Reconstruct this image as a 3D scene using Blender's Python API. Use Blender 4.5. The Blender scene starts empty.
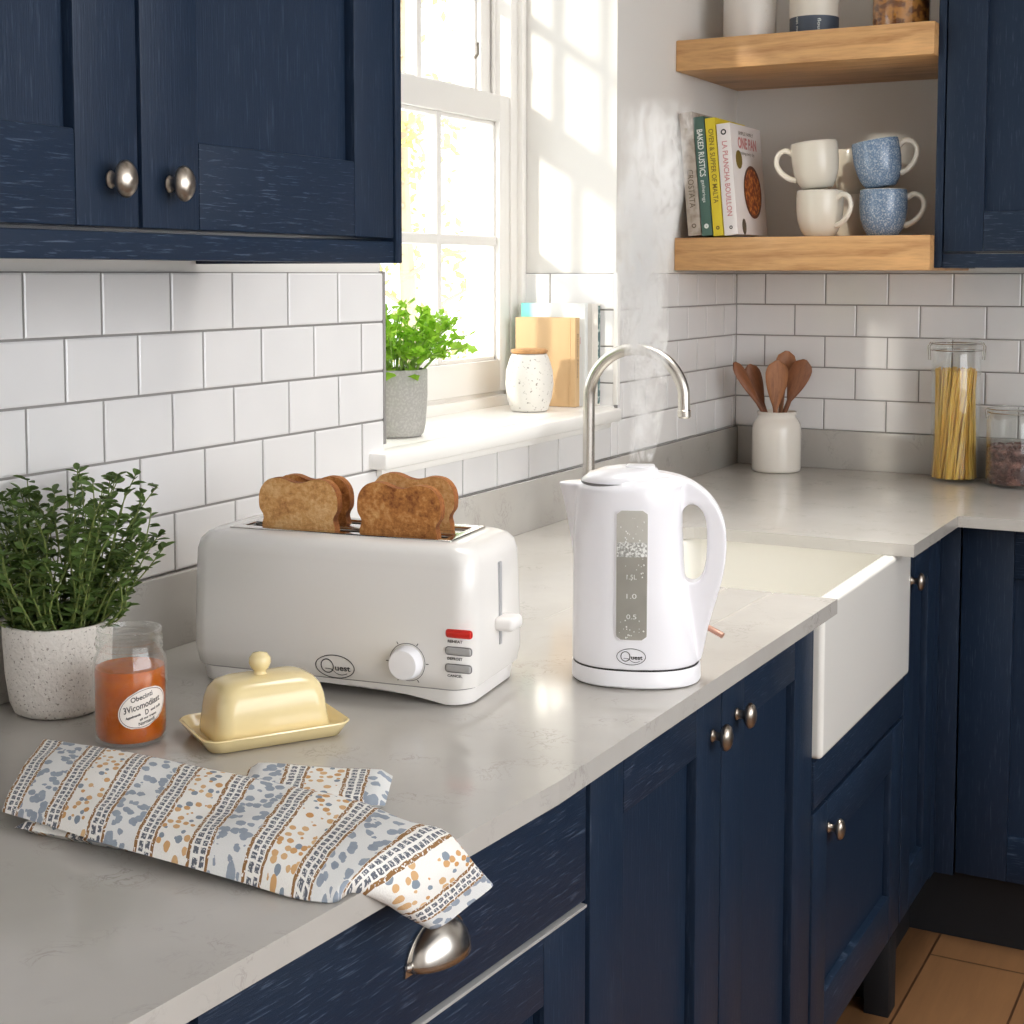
import bpy, bmesh, math, random
from mathutils import Vector, Matrix, noise as mnoise
PI = math.pi
sc = bpy.context.scene
COL = sc.collection
random.seed(7)
ZW = 0.90            # worktop height
WX = -1.27           # window wall plane
BY = 3.57            # back wall plane

# ------------------------------------------------------------------ node helper
class NT:
    def __init__(s, m):
        s.nt = m.node_tree; s.n = s.nt.nodes; s.l = s.nt.links
    def node(s, t, **kw):
        x = s.n.new(t)
        for k, v in kw.items():
            if k.startswith('in_'):
                x.inputs[k[3:].replace('_', ' ')].default_value = v
            else: setattr(x, k, v)
        return x
    def link(s, a, b): s.l.new(a, b)
    def m(s, op, a, b=None, c=None, clamp=False):
        x = s.n.new('ShaderNodeMath'); x.operation = op; x.use_clamp = clamp
        for i, v in enumerate((a, b, c)):
            if v is None: continue
            if isinstance(v, (int, float)): x.inputs[i].default_value = v
            else: s.link(v, x.inputs[i])
        return x.outputs[0]
    def mix(s, f, a, b):
        x = s.n.new('ShaderNodeMix'); x.data_type = 'RGBA'
        for i, v in ((0, f), (6, a), (7, b)):
            if isinstance(v, (int, float)): x.inputs[i].default_value = v
            elif isinstance(v, (tuple, list)): x.inputs[i].default_value = (*v[:3], 1)
            else: s.link(v, x.inputs[i])
        return x.outputs[2]
    def coords(s, kind='Object', scale=(1, 1, 1), rot=(0, 0, 0), loc=(0, 0, 0)):
        tc = s.n.new('ShaderNodeTexCoord'); mp = s.n.new('ShaderNodeMapping')
        mp.inputs['Scale'].default_value = scale; mp.inputs['Rotation'].default_value = rot; mp.inputs['Location'].default_value = loc
        s.link(tc.outputs[kind], mp.inputs[0]); return mp.outputs[0]
    def noise(s, vec, scale=5, detail=3, rough=.5, dist=0):
        x = s.n.new('ShaderNodeTexNoise'); x.inputs['Scale'].default_value = scale
        x.inputs['Detail'].default_value = detail; x.inputs['Roughness'].default_value = rough
        x.inputs['Distortion'].default_value = dist
        s.link(vec, x.inputs['Vector']); return x.outputs['Fac']
    def voro(s, vec, scale=5, feat='F1', rnd=1.0):
        x = s.n.new('ShaderNodeTexVoronoi'); x.feature = feat; x.inputs['Scale'].default_value = scale
        x.inputs['Randomness'].default_value = rnd
        s.link(vec, x.inputs['Vector']); return x
    def ramp(s, f, stops):
        x = s.n.new('ShaderNodeValToRGB'); e = x.color_ramp.elements
        while len(e) < len(stops): e.new(.5)
        for i, (p, c) in enumerate(stops):
            e[i].position = p; e[i].color = (*c, 1) if isinstance(c, (tuple, list)) else (c, c, c, 1)
        s.link(f, x.inputs[0]); return x.outputs[0]
    def bump(s, h, strength=.2, dist=.002):
        x = s.n.new('ShaderNodeBump'); x.inputs['Strength'].default_value = strength
        x.inputs['Distance'].default_value = dist; s.link(h, x.inputs['Height']); return x.outputs[0]

def srgb(r, g, b):
    f = lambda c: (c / 255 / 12.92) if c / 255 <= .04045 else ((c / 255 + .055) / 1.055) ** 2.4
    return (f(r), f(g), f(b))

MATS = {}
def mat(name, col=(.8, .8, .8), rough=.5, metal=0, spec=None, coat=0, trans=0, ior=None, sss=0, alpha=None, emit=None):
    m = bpy.data.materials.new(name); m.use_nodes = True
    p = m.node_tree.nodes['Principled BSDF']
    p.inputs['Base Color'].default_value = (*col, 1); p.inputs['Roughness'].default_value = rough
    p.inputs['Metallic'].default_value = metal
    if spec is not None: p.inputs['Specular IOR Level'].default_value = spec
    if coat: p.inputs['Coat Weight'].default_value = coat; p.inputs['Coat Roughness'].default_value = .08
    if trans: p.inputs['Transmission Weight'].default_value = trans
    if ior: p.inputs['IOR'].default_value = ior
    if sss:
        p.inputs['Subsurface Weight'].default_value = sss; p.inputs['Subsurface Radius'].default_value = (.01, .006, .003)
        p.inputs['Subsurface Scale'].default_value = 1
    m.diffuse_color = (*col, 1); MATS[name] = m
    return m
def P(m): return m.node_tree.nodes['Principled BSDF']
def speck(m, base, spot, scale=300, lo=.5, hi=.62, bump=0, bscale=200, big=None, detail=2):
    """speckled / mottled surface"""
    t = NT(m); v = t.coords()
    n = t.noise(v, scale, detail)
    f = t.ramp(n, [(lo, 0), (hi, 1)])
    c = t.mix(f, base, spot)
    if big:
        n2 = t.noise(v, big[0], 3); f2 = t.ramp(n2, [(.4, 0), (.65, 1)]); c = t.mix(f2, c, big[1])
    t.link(c, P(m).inputs['Base Color'])
    if bump: t.link(t.bump(t.noise(v, bscale, 3), bump, .002), P(m).inputs['Normal'])
    return m

# ------------------------------------------------------------------ materials
def make_navy(name, scale, fl):
    m = mat(name, srgb(30, 44, 63), .45, spec=.25)
    t = NT(m); v = t.coords(scale=scale)
    n = t.noise(v, 1, 4, .65, .3)
    fleck = t.ramp(n, [(.57, 0), (.66, 1)])
    big = t.noise(v, .12, 2)
    c = t.mix(big, srgb(22, 37, 57), srgb(28, 43, 63))
    c = t.mix(t.m('MULTIPLY', fleck, fl), c, srgb(104, 118, 140))
    t.link(c, P(m).inputs['Base Color'])
    t.link(t.bump(n, .35, .0015), P(m).inputs['Normal'])
    return m
M_NV = make_navy('navy_oak_vertical_grain', (380, 380, 16), .16)
M_NH = make_navy('navy_oak_horizontal_grain', (24, 24, 420), .42)
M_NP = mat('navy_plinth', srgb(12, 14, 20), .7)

M_WALL = mat('wall_paint', srgb(230, 227, 222), .85)
t = NT(M_WALL); v = t.coords(); t.link(t.bump(t.noise(v, 160, 3), .06, .001), P(M_WALL).inputs['Normal'])
M_CEIL = mat('ceiling_paint', srgb(238, 236, 232), .9)
M_FRAME = mat('window_gloss_paint', srgb(240, 237, 232), .35)
M_SILL = mat('sill_paint', srgb(242, 240, 236), .3)
M_TILE = mat('glazed_tile', srgb(224, 221, 220), .13, coat=.3)
t = NT(M_TILE); v = t.coords(); n = t.noise(v, 9, 2)
t.link(t.mix(n, srgb(226, 225, 225), srgb(238, 236, 235)), P(M_TILE).inputs['Base Color'])
t.link(t.bump(t.noise(v, 22, 1), .03, .002), P(M_TILE).inputs['Normal'])
M_GROUT = mat('grey_grout', srgb(146, 143, 140), .9)

M_QZ = mat('pale_quartz', srgb(206, 202, 196), .11, spec=.5)
t = NT(M_QZ); v = t.coords()
big = t.noise(v, 4.5, 4, .6)
c = t.mix(big, srgb(170, 166, 160), srgb(194, 190, 184))
vein = t.noise(v, 30, 5, .65, 1.4)
vm = t.m('MULTIPLY', t.ramp(vein, [(.47, 0), (.5, 1), (.53, 0)]), t.ramp(t.noise(v, 13, 2), [(.54, 0), (.68, 1)]))
c = t.mix(t.m('MULTIPLY', vm, .5), c, srgb(128, 122, 116))
t.link(c, P(M_QZ).inputs['Base Color'])

def wood(name, c1, c2, scale, rough=.5, bump=.15):
    m = mat(name, c1, rough); t = NT(m); v = t.coords(scale=scale)
    n = t.noise(v, 1, 5, .6, 1.1); n2 = t.noise(v, 6, 3, .6, .2)
    f = t.m('ADD', t.m('MULTIPLY', n, .75), t.m('MULTIPLY', n2, .3))
    t.link(t.ramp(f, [(.33, c2), (.52, c1), (.72, tuple(min(1, q * 1.25) for q in c1))]), P(m).inputs['Base Color'])
    t.link(t.bump(f, bump, .0015), P(m).inputs['Normal'])
    return m
M_OAK = wood('oak_shelf', srgb(204, 158, 106), srgb(170, 120, 72), (3, 24, 34), .45)
M_SPOON = wood('spoon_wood', srgb(158, 104, 66), srgb(112, 68, 40), (40, 40, 8), .5)
M_SPOON2 = wood('dark_spoon_wood', srgb(132, 82, 50), srgb(92, 52, 30), (40, 40, 8), .5)
M_LIDWOOD = wood('lid_wood', srgb(196, 146, 92), srgb(150, 100, 58), (8, 60, 60), .5)
M_FLOOR = mat('oak_floor', srgb(150, 108, 72), .42)
t = NT(M_FLOOR); v = t.coords()
bk = t.node('ShaderNodeTexBrick'); bk.offset = .37
for k, q in (('Scale', 1), ('Brick Width', .9), ('Row Height', .19), ('Mortar Size', .0025), ('Mortar Smooth', .1), ('Bias', 0)): bk.inputs[k].default_value = q
bk.inputs['Color1'].default_value = (.0, .0, .0, 1); bk.inputs['Color2'].default_value = (1, 1, 1, 1); bk.inputs['Mortar'].default_value = (.5, .5, .5, 1)
rv = t.coords(rot=(0, 0, PI / 2), loc=(.28, .06, 0)); t.link(rv, bk.inputs['Vector'])
gr = t.noise(t.coords(scale=(42, 4, 1)), 1, 5, .6, .8)
sw = t.noise(t.coords(scale=(9, 2, 1)), 2, 3, .6, 1.5)
c = t.mix(gr, srgb(92, 62, 38), srgb(150, 108, 70)); c = t.mix(t.m('MULTIPLY', sw, .5), c, srgb(84, 54, 32))
sepc = t.node('ShaderNodeSeparateColor'); t.link(bk.outputs['Color'], sepc.inputs[0])
c = t.mix(t.m('MULTIPLY', sepc.outputs[0], .35), c, srgb(160, 118, 80))
c = t.mix(bk.outputs['Fac'], c, srgb(70, 45, 28)); t.link(c, P(M_FLOOR).inputs['Base Color'])
t.link(t.bump(t.m('SUBTRACT', t.m('MULTIPLY', gr, .3), bk.outputs['Fac']), .3, .002), P(M_FLOOR).inputs['Normal'])

M_CERAM = mat('white_fireclay', srgb(240, 238, 232), .12, coat=.3)
M_PLASTIC = mat('white_gloss_plastic', srgb(242, 241, 245), .2, coat=.25)
M_PLASTIC2 = mat('white_satin_plastic', srgb(242, 241, 244), .3)
M_TOASTER = mat('toaster_gloss_plastic', srgb(230, 227, 223), .2, coat=.25)
M_TOASTER2 = mat('toaster_satin_plastic', srgb(232, 229, 226), .3)
M_RECESS = mat('recess_plastic', srgb(170, 170, 172), .4)
M_BLACKP = mat('dark_print', srgb(36, 34, 36), .5)
M_GREYP = mat('grey_seam', srgb(120, 118, 118), .5)
M_SEAM = mat('dark_gap', srgb(40, 38, 38), .7)
M_STEEL = mat('brushed_steel', srgb(206, 201, 194), .26, 1)
M_CHROME = mat('toaster_chrome', srgb(214, 211, 206), .14, 1)
M_DARKMET = mat('dark_slot_metal', srgb(60, 56, 52), .45, .8)
M_PEWTER = mat('antique_pewter', srgb(172, 163, 152), .3, 1)
speck(M_PEWTER, srgb(178, 169, 158), srgb(120, 110, 100), 90, .5, .75)
M_RED = mat('red_button', srgb(206, 40, 30), .3)
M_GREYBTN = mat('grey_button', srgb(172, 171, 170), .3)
M_COPPER = mat('copper_switch', srgb(206, 158, 138), .3, .3)

def thin_glass(name, tint=(1, 1, 1), edge=.06, rough=.0, power=3.0, maxf=.75):
    """thin-walled clear glass: clear straight through, mirror-like towards grazing angles"""
    m = bpy.data.materials.new(name); m.use_nodes = True; t = NT(m); t.n.remove(P(m))
    out = t.n['Material Output']
    tr = t.node('ShaderNodeBsdfTransparent'); tr.inputs[0].default_value = (*tint, 1)
    gl = t.node('ShaderNodeBsdfGlossy'); gl.inputs['Roughness'].default_value = rough; gl.inputs[0].default_value = (1, 1, 1, 1)
    lw = t.node('ShaderNodeLayerWeight'); lw.inputs[0].default_value = .5
    f = t.m('POWER', lw.outputs['Facing'], power); f = t.m('MULTIPLY_ADD', f, maxf - edge, edge)
    mx = t.node('ShaderNodeMixShader'); t.link(f, mx.inputs[0]); t.link(tr.outputs[0], mx.inputs[1]); t.link(gl.outputs[0], mx.inputs[2])
    t.link(mx.outputs[0], out.inputs[0]); return m
M_PANE = thin_glass('window_pane_glass', (.97, .98, .97), .03, 0, 4, .35)
M_JARG = thin_glass('clear_jar_glass', (.985, .99, .985), .035, .01, 2.6, .55)

M_BUTTER = mat('cream_glaze', srgb(230, 211, 160), .16, coat=.3)
M_MUGC = mat('cream_stoneware', srgb(226, 219, 204), .25, coat=.2)
M_MUGIN = mat('cream_mug_inside', srgb(232, 226, 214), .3)
M_MUGB = mat('blue_speckle_glaze', srgb(122, 144, 168), .25, coat=.2)
speck(M_MUGB, srgb(108, 132, 160), srgb(178, 190, 202), 330, .48, .66)
M_CROCK = mat('white_crock_glaze', srgb(234, 228, 218), .18, coat=.3)
M_POT = mat('textured_white_pot', srgb(214, 208, 200), .8)
speck(M_POT, srgb(216, 210, 203), srgb(150, 142, 134), 330, .62, .68, .8, 190)
M_CONC = mat('grey_concrete', srgb(168, 164, 158), .85)
speck(M_CONC, srgb(172, 169, 164), srgb(188, 185, 180), 260, .45, .68, .25, 240)
M_STONEJAR = mat('speckled_stone_glaze', srgb(228, 224, 216), .6)
speck(M_STONEJAR, srgb(228, 224, 217), srgb(150, 142, 132), 190, .64, .70, .15, 200)
M_SOIL = mat('potting_soil', srgb(52, 38, 28), .95)
speck(M_SOIL, srgb(40, 29, 21), srgb(84, 62, 44), 140, .45, .6, .9, 160)

def leafmat(name, c1, c2, trans=.25):
    m = mat(name, c1, .45); t = NT(m); v = t.coords()
    n = t.noise(v, 55, 2); c = t.mix(n, c1, c2); t.link(c, P(m).inputs['Base Color'])
    out = t.n['Material Output']; tl = t.node('ShaderNodeBsdfTranslucent'); t.link(c, tl.inputs[0])
    mx = t.node('ShaderNodeMixShader'); mx.inputs[0].default_value = trans
    t.link(P(m).outputs[0], mx.inputs[1]); t.link(tl.outputs[0], mx.inputs[2]); t.link(mx.outputs[0], out.inputs[0])
    return m
M_THYME = leafmat('thyme_leaf', srgb(60, 84, 38), srgb(116, 142, 74), .25)
M_STEM = leafmat('herb_stem', srgb(112, 128, 66), srgb(136, 148, 84), .15)
M_PARS = leafmat('parsley_leaf', srgb(134, 190, 44), srgb(182, 222, 84), .55)
M_PSTEM = leafmat('parsley_stem', srgb(138, 176, 70), srgb(160, 196, 90), .3)
M_TREE = leafmat('garden_leaf', srgb(196, 180, 124), srgb(166, 170, 106), .4)
M_BARK = mat('pale_bark', srgb(170, 150, 126), .9)

M_MARM = mat('orange_marmalade', srgb(222, 100, 10), .12, trans=.15, ior=1.38, sss=.25)
t = NT(M_MARM); v = t.coords(); n = t.noise(v, 70, 3, .6, .6)
t.link(t.mix(n, srgb(180, 72, 2), srgb(226, 122, 14)), P(M_MARM).inputs['Base Color'])
M_PAPER = mat('label_paper', srgb(234, 226, 218), .6)
M_PASTA = mat('spaghetti', srgb(228, 178, 70), .45, sss=.1)
M_PASTA2 = mat('pale_spaghetti', srgb(240, 200, 100), .45, sss=.1)
M_BEAN = mat('coffee_bean_brown', srgb(86, 52, 46), .4)
speck(M_BEAN, srgb(74, 42, 38), srgb(140, 100, 90), 60, .45, .65)
M_GRAN = mat('granola', srgb(190, 128, 56), .7)
speck(M_GRAN, srgb(196, 132, 56), srgb(120, 70, 26), 70, .45, .6)
M_WHITEJ = mat('white_canister_glaze', srgb(224, 219, 212), .35)
M_CANTOP = mat('pale_canister_glaze', srgb(226, 220, 208), .4)
M_CANBAND = mat('slate_band', srgb(70, 80, 94), .5)
M_BOOKG = mat('grey_book_cloth', srgb(176, 164, 152), .75); speck(M_BOOKG, srgb(180, 168, 156), srgb(150, 136, 122), 60, .45, .7)
M_BOOKGR = mat('green_book_cloth', srgb(74, 104, 94), .6)
M_BOOKY = mat('yellow_book_cloth', srgb(222, 200, 52), .55)
M_BOOKW = mat('white_book_cover', srgb(232, 226, 224), .45)
M_PAGES = mat('book_pages', srgb(226, 214, 190), .85)
M_PINK = mat('pink_print', srgb(206, 140, 140), .6)
M_WHITEP = mat('white_print', srgb(222, 228, 222), .6)
M_BROWNP = mat('brown_print', srgb(96, 84, 66), .6)
M_OLIVE = mat('olive_print', srgb(126, 106, 40), .6)
M_STEW = mat('stew_print', srgb(150, 68, 30), .5); speck(M_STEW, srgb(126, 48, 22), srgb(206, 128, 60), 90, .45, .6)
M_STEWRIM = mat('stew_pan_print', srgb(92, 50, 36), .5)
M_BEIGE = mat('beige_book_cover', srgb(206, 172, 128), .7)
M_TEAL = mat('pale_teal_book', srgb(186, 218, 212), .6)
t = NT(M_TEAL); v = t.coords(); sp = t.node('ShaderNodeSeparateXYZ'); t.link(v, sp.inputs[0])
t.link(t.mix(t.ramp(t.m('ADD', sp.outputs[0], t.m('MULTIPLY', t.noise(v, 30, 2), .02)), [(.028, 1), (.05, 0)]), srgb(226, 228, 226), srgb(120, 208, 196)), P(M_TEAL).inputs['Base Color'])
M_DKSPINE = mat('dark_teal_spine', srgb(84, 108, 106), .7); speck(M_DKSPINE, srgb(80, 104, 104), srgb(190, 200, 196), 150, .55, .62)
M_KWIN = mat('kettle_window_plastic', srgb(190, 187, 178), .12, coat=.3)
M_KWATER = mat('kettle_window_water', srgb(150, 147, 138), .12, coat=.3)
t = NT(M_KWATER); v = t.coords(); c = t.mix(t.noise(v, 30, 2), srgb(140, 138, 130), srgb(166, 162, 152)); t.link(c, P(M_KWATER).inputs['Base Color'])
M_FOAM = mat('water_foam', srgb(214, 213, 208), .3); speck(M_FOAM, srgb(150, 150, 144), srgb(232, 232, 228), 420, .42, .6)
M_BUBBLE = mat('bubble_white', srgb(226, 226, 222), .3)

# toast
def toastmat(name, lo, mid, hi, seed):
    m = mat(name, mid, .85); t = NT(m); v = t.coords(loc=(seed, seed * .7, 0))
    n = t.noise(v, 26, 3, .6); n2 = t.noise(v, 190, 3, .7)
    f = t.m('ADD', t.m('MULTIPLY', n, .62), t.m('MULTIPLY', n2, .42))
    t.link(t.ramp(f, [(.36, lo), (.52, mid), (.68, hi)]), P(m).inputs['Base Color'])
    t.link(t.bump(n2, .6, .002), P(m).inputs['Normal']); return m
M_TOAST = toastmat('toast_face', srgb(158, 98, 48), srgb(214, 160, 98), srgb(238, 200, 146), 0)
M_TOASTD = toastmat('darker_toast_face', srgb(118, 62, 24), srgb(194, 130, 68), srgb(230, 184, 124), 3)
M_CRUST = toastmat('toast_crust', srgb(98, 52, 20), srgb(150, 90, 42), srgb(184, 122, 64), 5)

# tea towel (pattern runs in the cloth's own UV space, metres)
M_TOWEL = mat('printed_cotton', srgb(226, 222, 214), .9)
t = NT(M_TOWEL)
tc = t.node('ShaderNodeTexCoord'); sx = t.node('ShaderNodeSeparateXYZ'); t.link(tc.outputs['UV'], sx.inputs[0])
U, Vv = sx.outputs[0], sx.outputs[1]
wob = t.noise(tc.outputs['UV'], 60, 2)
Uw = t.m('ADD', U, t.m('MULTIPLY', t.m('SUBTRACT', wob, .5), .004))
H = t.m('FRACT', t.m('DIVIDE', Uw, .0560))          # one stripe group + one field
par = t.m('MODULO', t.m('FLOOR', t.m('DIVIDE', Uw, .0560)), 2)
SW = .40
inst = t.m('LESS_THAN', H, SW); S = t.m('DIVIDE', H, SW)
def band(a, b): return t.m('MULTIPLY', t.m('GREATER_THAN', S, a), t.m('LESS_THAN', S, b))
brown = t.m('MULTIPLY', t.m('ADD', band(.02, .17), band(.86, .99)), t.m('GREATER_THAN', t.noise(tc.outputs['UV'], 420, 1), .40))
dash1 = t.m('MULTIPLY', band(.27, .50), t.m('LESS_THAN', t.m('FRACT', t.m('DIVIDE', Vv, .0090)), .74))
dash2 = t.m('MULTIPLY', band(.60, .80), t.m('LESS_THAN', t.m('FRACT', t.m('DIVIDE', Vv, .0075)), .76))
hole = t.m('GREATER_THAN', t.noise(tc.outputs['UV'], 520, 1), .58)
navy = t.m('MULTIPLY', t.m('ADD', dash1, dash2), t.m('SUBTRACT', 1, t.m('MULTIPLY', hole, .8)))
mpv = t.node('ShaderNodeMapping'); mpv.inputs['Scale'].default_value = (1.25, .9, 1); t.link(tc.outputs['UV'], mpv.inputs[0])
vo = t.voro(mpv.outputs[0], 92, 'F1', .7)
petal = t.m('LESS_THAN', t.m('ADD', vo.outputs['Distance'], t.m('MULTIPLY', t.noise(tc.outputs['UV'], 300, 1), .12)), .47)
sc2 = t.node('ShaderNodeSeparateColor'); t.link(vo.outputs['Color'], sc2.inputs[0])
fld = t.m('SUBTRACT', 1, inst)
orange = t.m('MULTIPLY', t.m('MULTIPLY', petal, fld), t.m('GREATER_THAN', par, .5))
vb = t.voro(mpv.outputs[0], 80, 'F1', 1.0)
bl = t.m('LESS_THAN', t.m('ADD', vb.outputs['Distance'], t.m('MULTIPLY', t.noise(tc.outputs['UV'], 160, 2), .4)), .66)
blue = t.m('MULTIPLY', t.m('MULTIPLY', bl, fld), t.m('LESS_THAN', par, .5))
wv = t.noise(tc.outputs['UV'], 900, 1)
base = t.mix(wv, srgb(226, 223, 217), srgb(244, 242, 237))
base = t.mix(t.m('MULTIPLY', t.m('MULTIPLY', fld, t.m('LESS_THAN', par, .5)), .25), base, srgb(170, 182, 196))
oc = t.mix(sc2.outputs[0], srgb(198, 146, 88), srgb(214, 178, 132)); oc = t.mix(t.m('GREATER_THAN', sc2.outputs[1], .78), oc, srgb(132, 144, 156))
c = t.mix(orange, base, oc)
bc = t.mix(t.noise(tc.outputs['UV'], 80, 2), srgb(96, 112, 134), srgb(150, 162, 176)); c = t.mix(t.m('MULTIPLY', blue, .85), c, bc)
c = t.mix(t.m('MULTIPLY', brown, inst), c, srgb(142, 104, 62))
c = t.mix(t.m('MULTIPLY', t.m('MULTIPLY', navy, inst), .9), c, srgb(52, 62, 82))
t.link(c, P(M_TOWEL).inputs['Base Color'])
t.link(t.bump(wv, .35, .0012), P(M_TOWEL).inputs['Normal'])

# ------------------------------------------------------------------ geometry helpers
class B:
    def __init__(s): s.bm = bmesh.new(); s.mi = 0
    def _tag(s, faces):
        for f in faces: f.material_index = s.mi
    def box(s, x0, y0, z0, x1, y1, z1, bev=0, seg=2):
        g = bmesh.ops.create_cube(s.bm, size=1); vs = g['verts']
        for v in vs:
            v.co = Vector(((x0 + x1) / 2 + v.co.x * (x1 - x0), (y0 + y1) / 2 + v.co.y * (y1 - y0), (z0 + z1) / 2 + v.co.z * (z1 - z0)))
        fs = list({f for v in vs for f in v.link_faces}); s._tag(fs)
        if bev:
            es = list({e for v in vs for e in v.link_edges})
            r = bmesh.ops.bevel(s.bm, geom=es, offset=bev, segments=seg, affect='EDGES', profile=.5); s._tag(r['faces'])
        return s
    def loft(s, rings, cap0=True, cap1=True, closed=True):
        R = [[s.bm.verts.new(p) for p in r] for r in rings]; n = len(R[0]); fs = []
        for a, b in zip(R[:-1], R[1:]):
            for i in range(n if closed else n - 1):
                j = (i + 1) % n
                fs.append(s.bm.faces.new((a[i], a[j], b[j], b[i])))
        if cap0: fs.append(s.bm.faces.new(list(reversed(R[0]))))
        if cap1: fs.append(s.bm.faces.new(R[-1]))
        s._tag(fs); return s
    def lathe(s, prof, seg=48, c=(0, 0, 0), cap0=True, cap1=True):
        return s.loft([[(c[0] + r * math.cos(2 * PI * i / seg), c[1] + r * math.sin(2 * PI * i / seg), c[2] + z) for i in range(seg)] for r, z in prof], cap0, cap1)
    def tube(s, pts, rad, seg=12, flat=None, cap=True, upv=None):
        pts = [Vector(p) for p in pts]; n = len(pts)
        rad = [rad] * n if isinstance(rad, (int, float)) else rad
        prev = None; rings = []
        for i, p in enumerate(pts):
            d = (pts[min(i + 1, n - 1)] - pts[max(i - 1, 0)]).normalized()
            if prev is None:
                ref = Vector(upv) if upv else (Vector((0, 0, 1)) if abs(d.z) < .9 else Vector((1, 0, 0)))
                a = d.cross(ref).normalized()
            else: a = (prev - d * prev.dot(d)).normalized()
            prev = a; b = d.cross(a)
            fl = flat if flat else 1
            rings.append([p + (a * math.cos(2 * PI * k / seg) + b * math.sin(2 * PI * k / seg) * fl) * rad[i] for k in range(seg)])
        return s.loft(rings, cap, cap)
    def prism(s, poly, z0, z1, ax='z', hole=None):
        """extrude a 2D outline (optionally with one hole); ax = axis of extrusion"""
        f3 = {'z': lambda x, y, z: (x, y, z), 'y': lambda x, y, z: (x, z, y), 'x': lambda x, y, z: (z, x, y)}[ax]
        tmp = bmesh.new(); es = []
        for loop in ([poly] + ([hole] if hole else [])):
            vs = [tmp.verts.new((x, y, 0)) for x, y in loop]
            es += [tmp.edges.new((vs[i], vs[(i + 1) % len(vs)])) for i in range(len(vs))]
        r = bmesh.ops.triangle_fill(tmp, edges=es, use_beauty=True)
        bmesh.ops.recalc_face_normals(tmp, faces=tmp.faces)
        tris = [[(v.co.x, v.co.y) for v in f.verts] for f in tmp.faces]; tmp.free()
        m0, m1 = {}, {}; fs = []
        def gv(d, q, z):
            k = (round(q[0], 6), round(q[1], 6))
            if k not in d: d[k] = s.bm.verts.new(f3(q[0], q[1], z))
            return d[k]
        for tr in tris:
            fs.append(s.bm.faces.new([gv(m1, q, z1) for q in tr])); fs.append(s.bm.faces.new([gv(m0, q, z0) for q in reversed(tr)]))
        for loop in ([poly] + ([hole] if hole else [])):
            for i in range(len(loop)):
                a, b = loop[i], loop[(i + 1) % len(loop)]
                fs.append(s.bm.faces.new((gv(m0, a, z0), gv(m0, b, z0), gv(m1, b, z1), gv(m1, a, z1))))
        s._tag(fs); return s
    def quad(s, *pts):
        f = s.bm.faces.new([s.bm.verts.new(p) for p in pts]); s._tag([f]); return s
    def sphere(s, c, r, seg=20, sz=(1, 1, 1)):
        g = bmesh.ops.create_uvsphere(s.bm, u_segments=seg, v_segments=max(6, seg // 2), radius=1)
        for v in g['verts']: v.co = Vector((c[0] + v.co.x * r * sz[0], c[1] + v.co.y * r * sz[1], c[2] + v.co.z * r * sz[2]))
        s._tag({f for v in g['verts'] for f in v.link_faces}); return s
    def xf(s, mtx): bmesh.ops.transform(s.bm, matrix=mtx, verts=s.bm.verts); return s
    def build(s, name, mats, parent=None, ang=24, recalc=True, bevel=0, bseg=2, loc=None, rot=None):
        if recalc: bmesh.ops.recalc_face_normals(s.bm, faces=s.bm.faces)
        me = bpy.data.meshes.new(name); s.bm.to_mesh(me); s.bm.free()
        for m in (mats if isinstance(mats, (list, tuple)) else [mats]): me.materials.append(m)
        if ang:
            me.shade_smooth(); me.set_sharp_from_angle(angle=math.radians(ang))
        o = bpy.data.objects.new(name, me); COL.objects.link(o)
        if parent: o.parent = parent
        if loc: o.location = loc
        if rot: o.rotation_euler = rot
        if bevel:
            b = o.modifiers.new('bevel', 'BEVEL'); b.width = bevel; b.segments = bseg; b.limit_method = 'ANGLE'; b.angle_limit = math.radians(40); b.harden_normals = True
        return o

def rrect(hx, hy, r, n=6, cx=0, cy=0):
    out = []
    for (sx, sy, a0) in ((1, 1, 0), (-1, 1, 90), (-1, -1, 180), (1, -1, 270)):
        for k in range(n + 1):
            a = math.radians(a0 + 90 * k / n)
            out.append((cx + sx * (hx - r) + r * math.cos(a), cy + sy * (hy - r) + r * math.sin(a)))
    return out
def smoothpath(pts, n=8, closed=False):
    """Catmull-Rom through the points"""
    P_ = [Vector(p) for p in pts]; out = []; N = len(P_)
    rng = range(N if closed else N - 1)
    for i in rng:
        if closed: p0, p1, p2, p3 = P_[(i - 1) % N], P_[i], P_[(i + 1) % N], P_[(i + 2) % N]
        else: p0, p1, p2, p3 = P_[max(i - 1, 0)], P_[i], P_[i + 1], P_[min(i + 2, N - 1)]
        for k in range(n):
            u = k / n
            out.append(.5 * ((2 * p1) + (-p0 + p2) * u + (2 * p0 - 5 * p1 + 4 * p2 - p3) * u * u + (-p0 + 3 * p1 - 3 * p2 + p3) * u ** 3))
    if not closed: out.append(P_[-1])
    return out
def thing(name, label, cat, loc=(0, 0, 0), rz=0, group=None, rot=None):
    o = bpy.data.objects.new(name, None); COL.objects.link(o); o.location = loc
    o.rotation_euler = rot if rot else (0, 0, rz); o.empty_display_size = .05
    o['label'] = label; o['category'] = cat
    if group: o['group'] = group
    return o
def tag(o, label, cat, group=None):
    o['label'] = label; o['category'] = cat
    if group: o['group'] = group
    return o
def struct(o): o['kind'] = 'structure'; return o
def copy_tree(o, parent=None):
    c = o.copy(); COL.objects.link(c)
    if parent: c.parent = parent
    for ch in list(o.children): copy_tree(ch, c)
    return c
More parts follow.
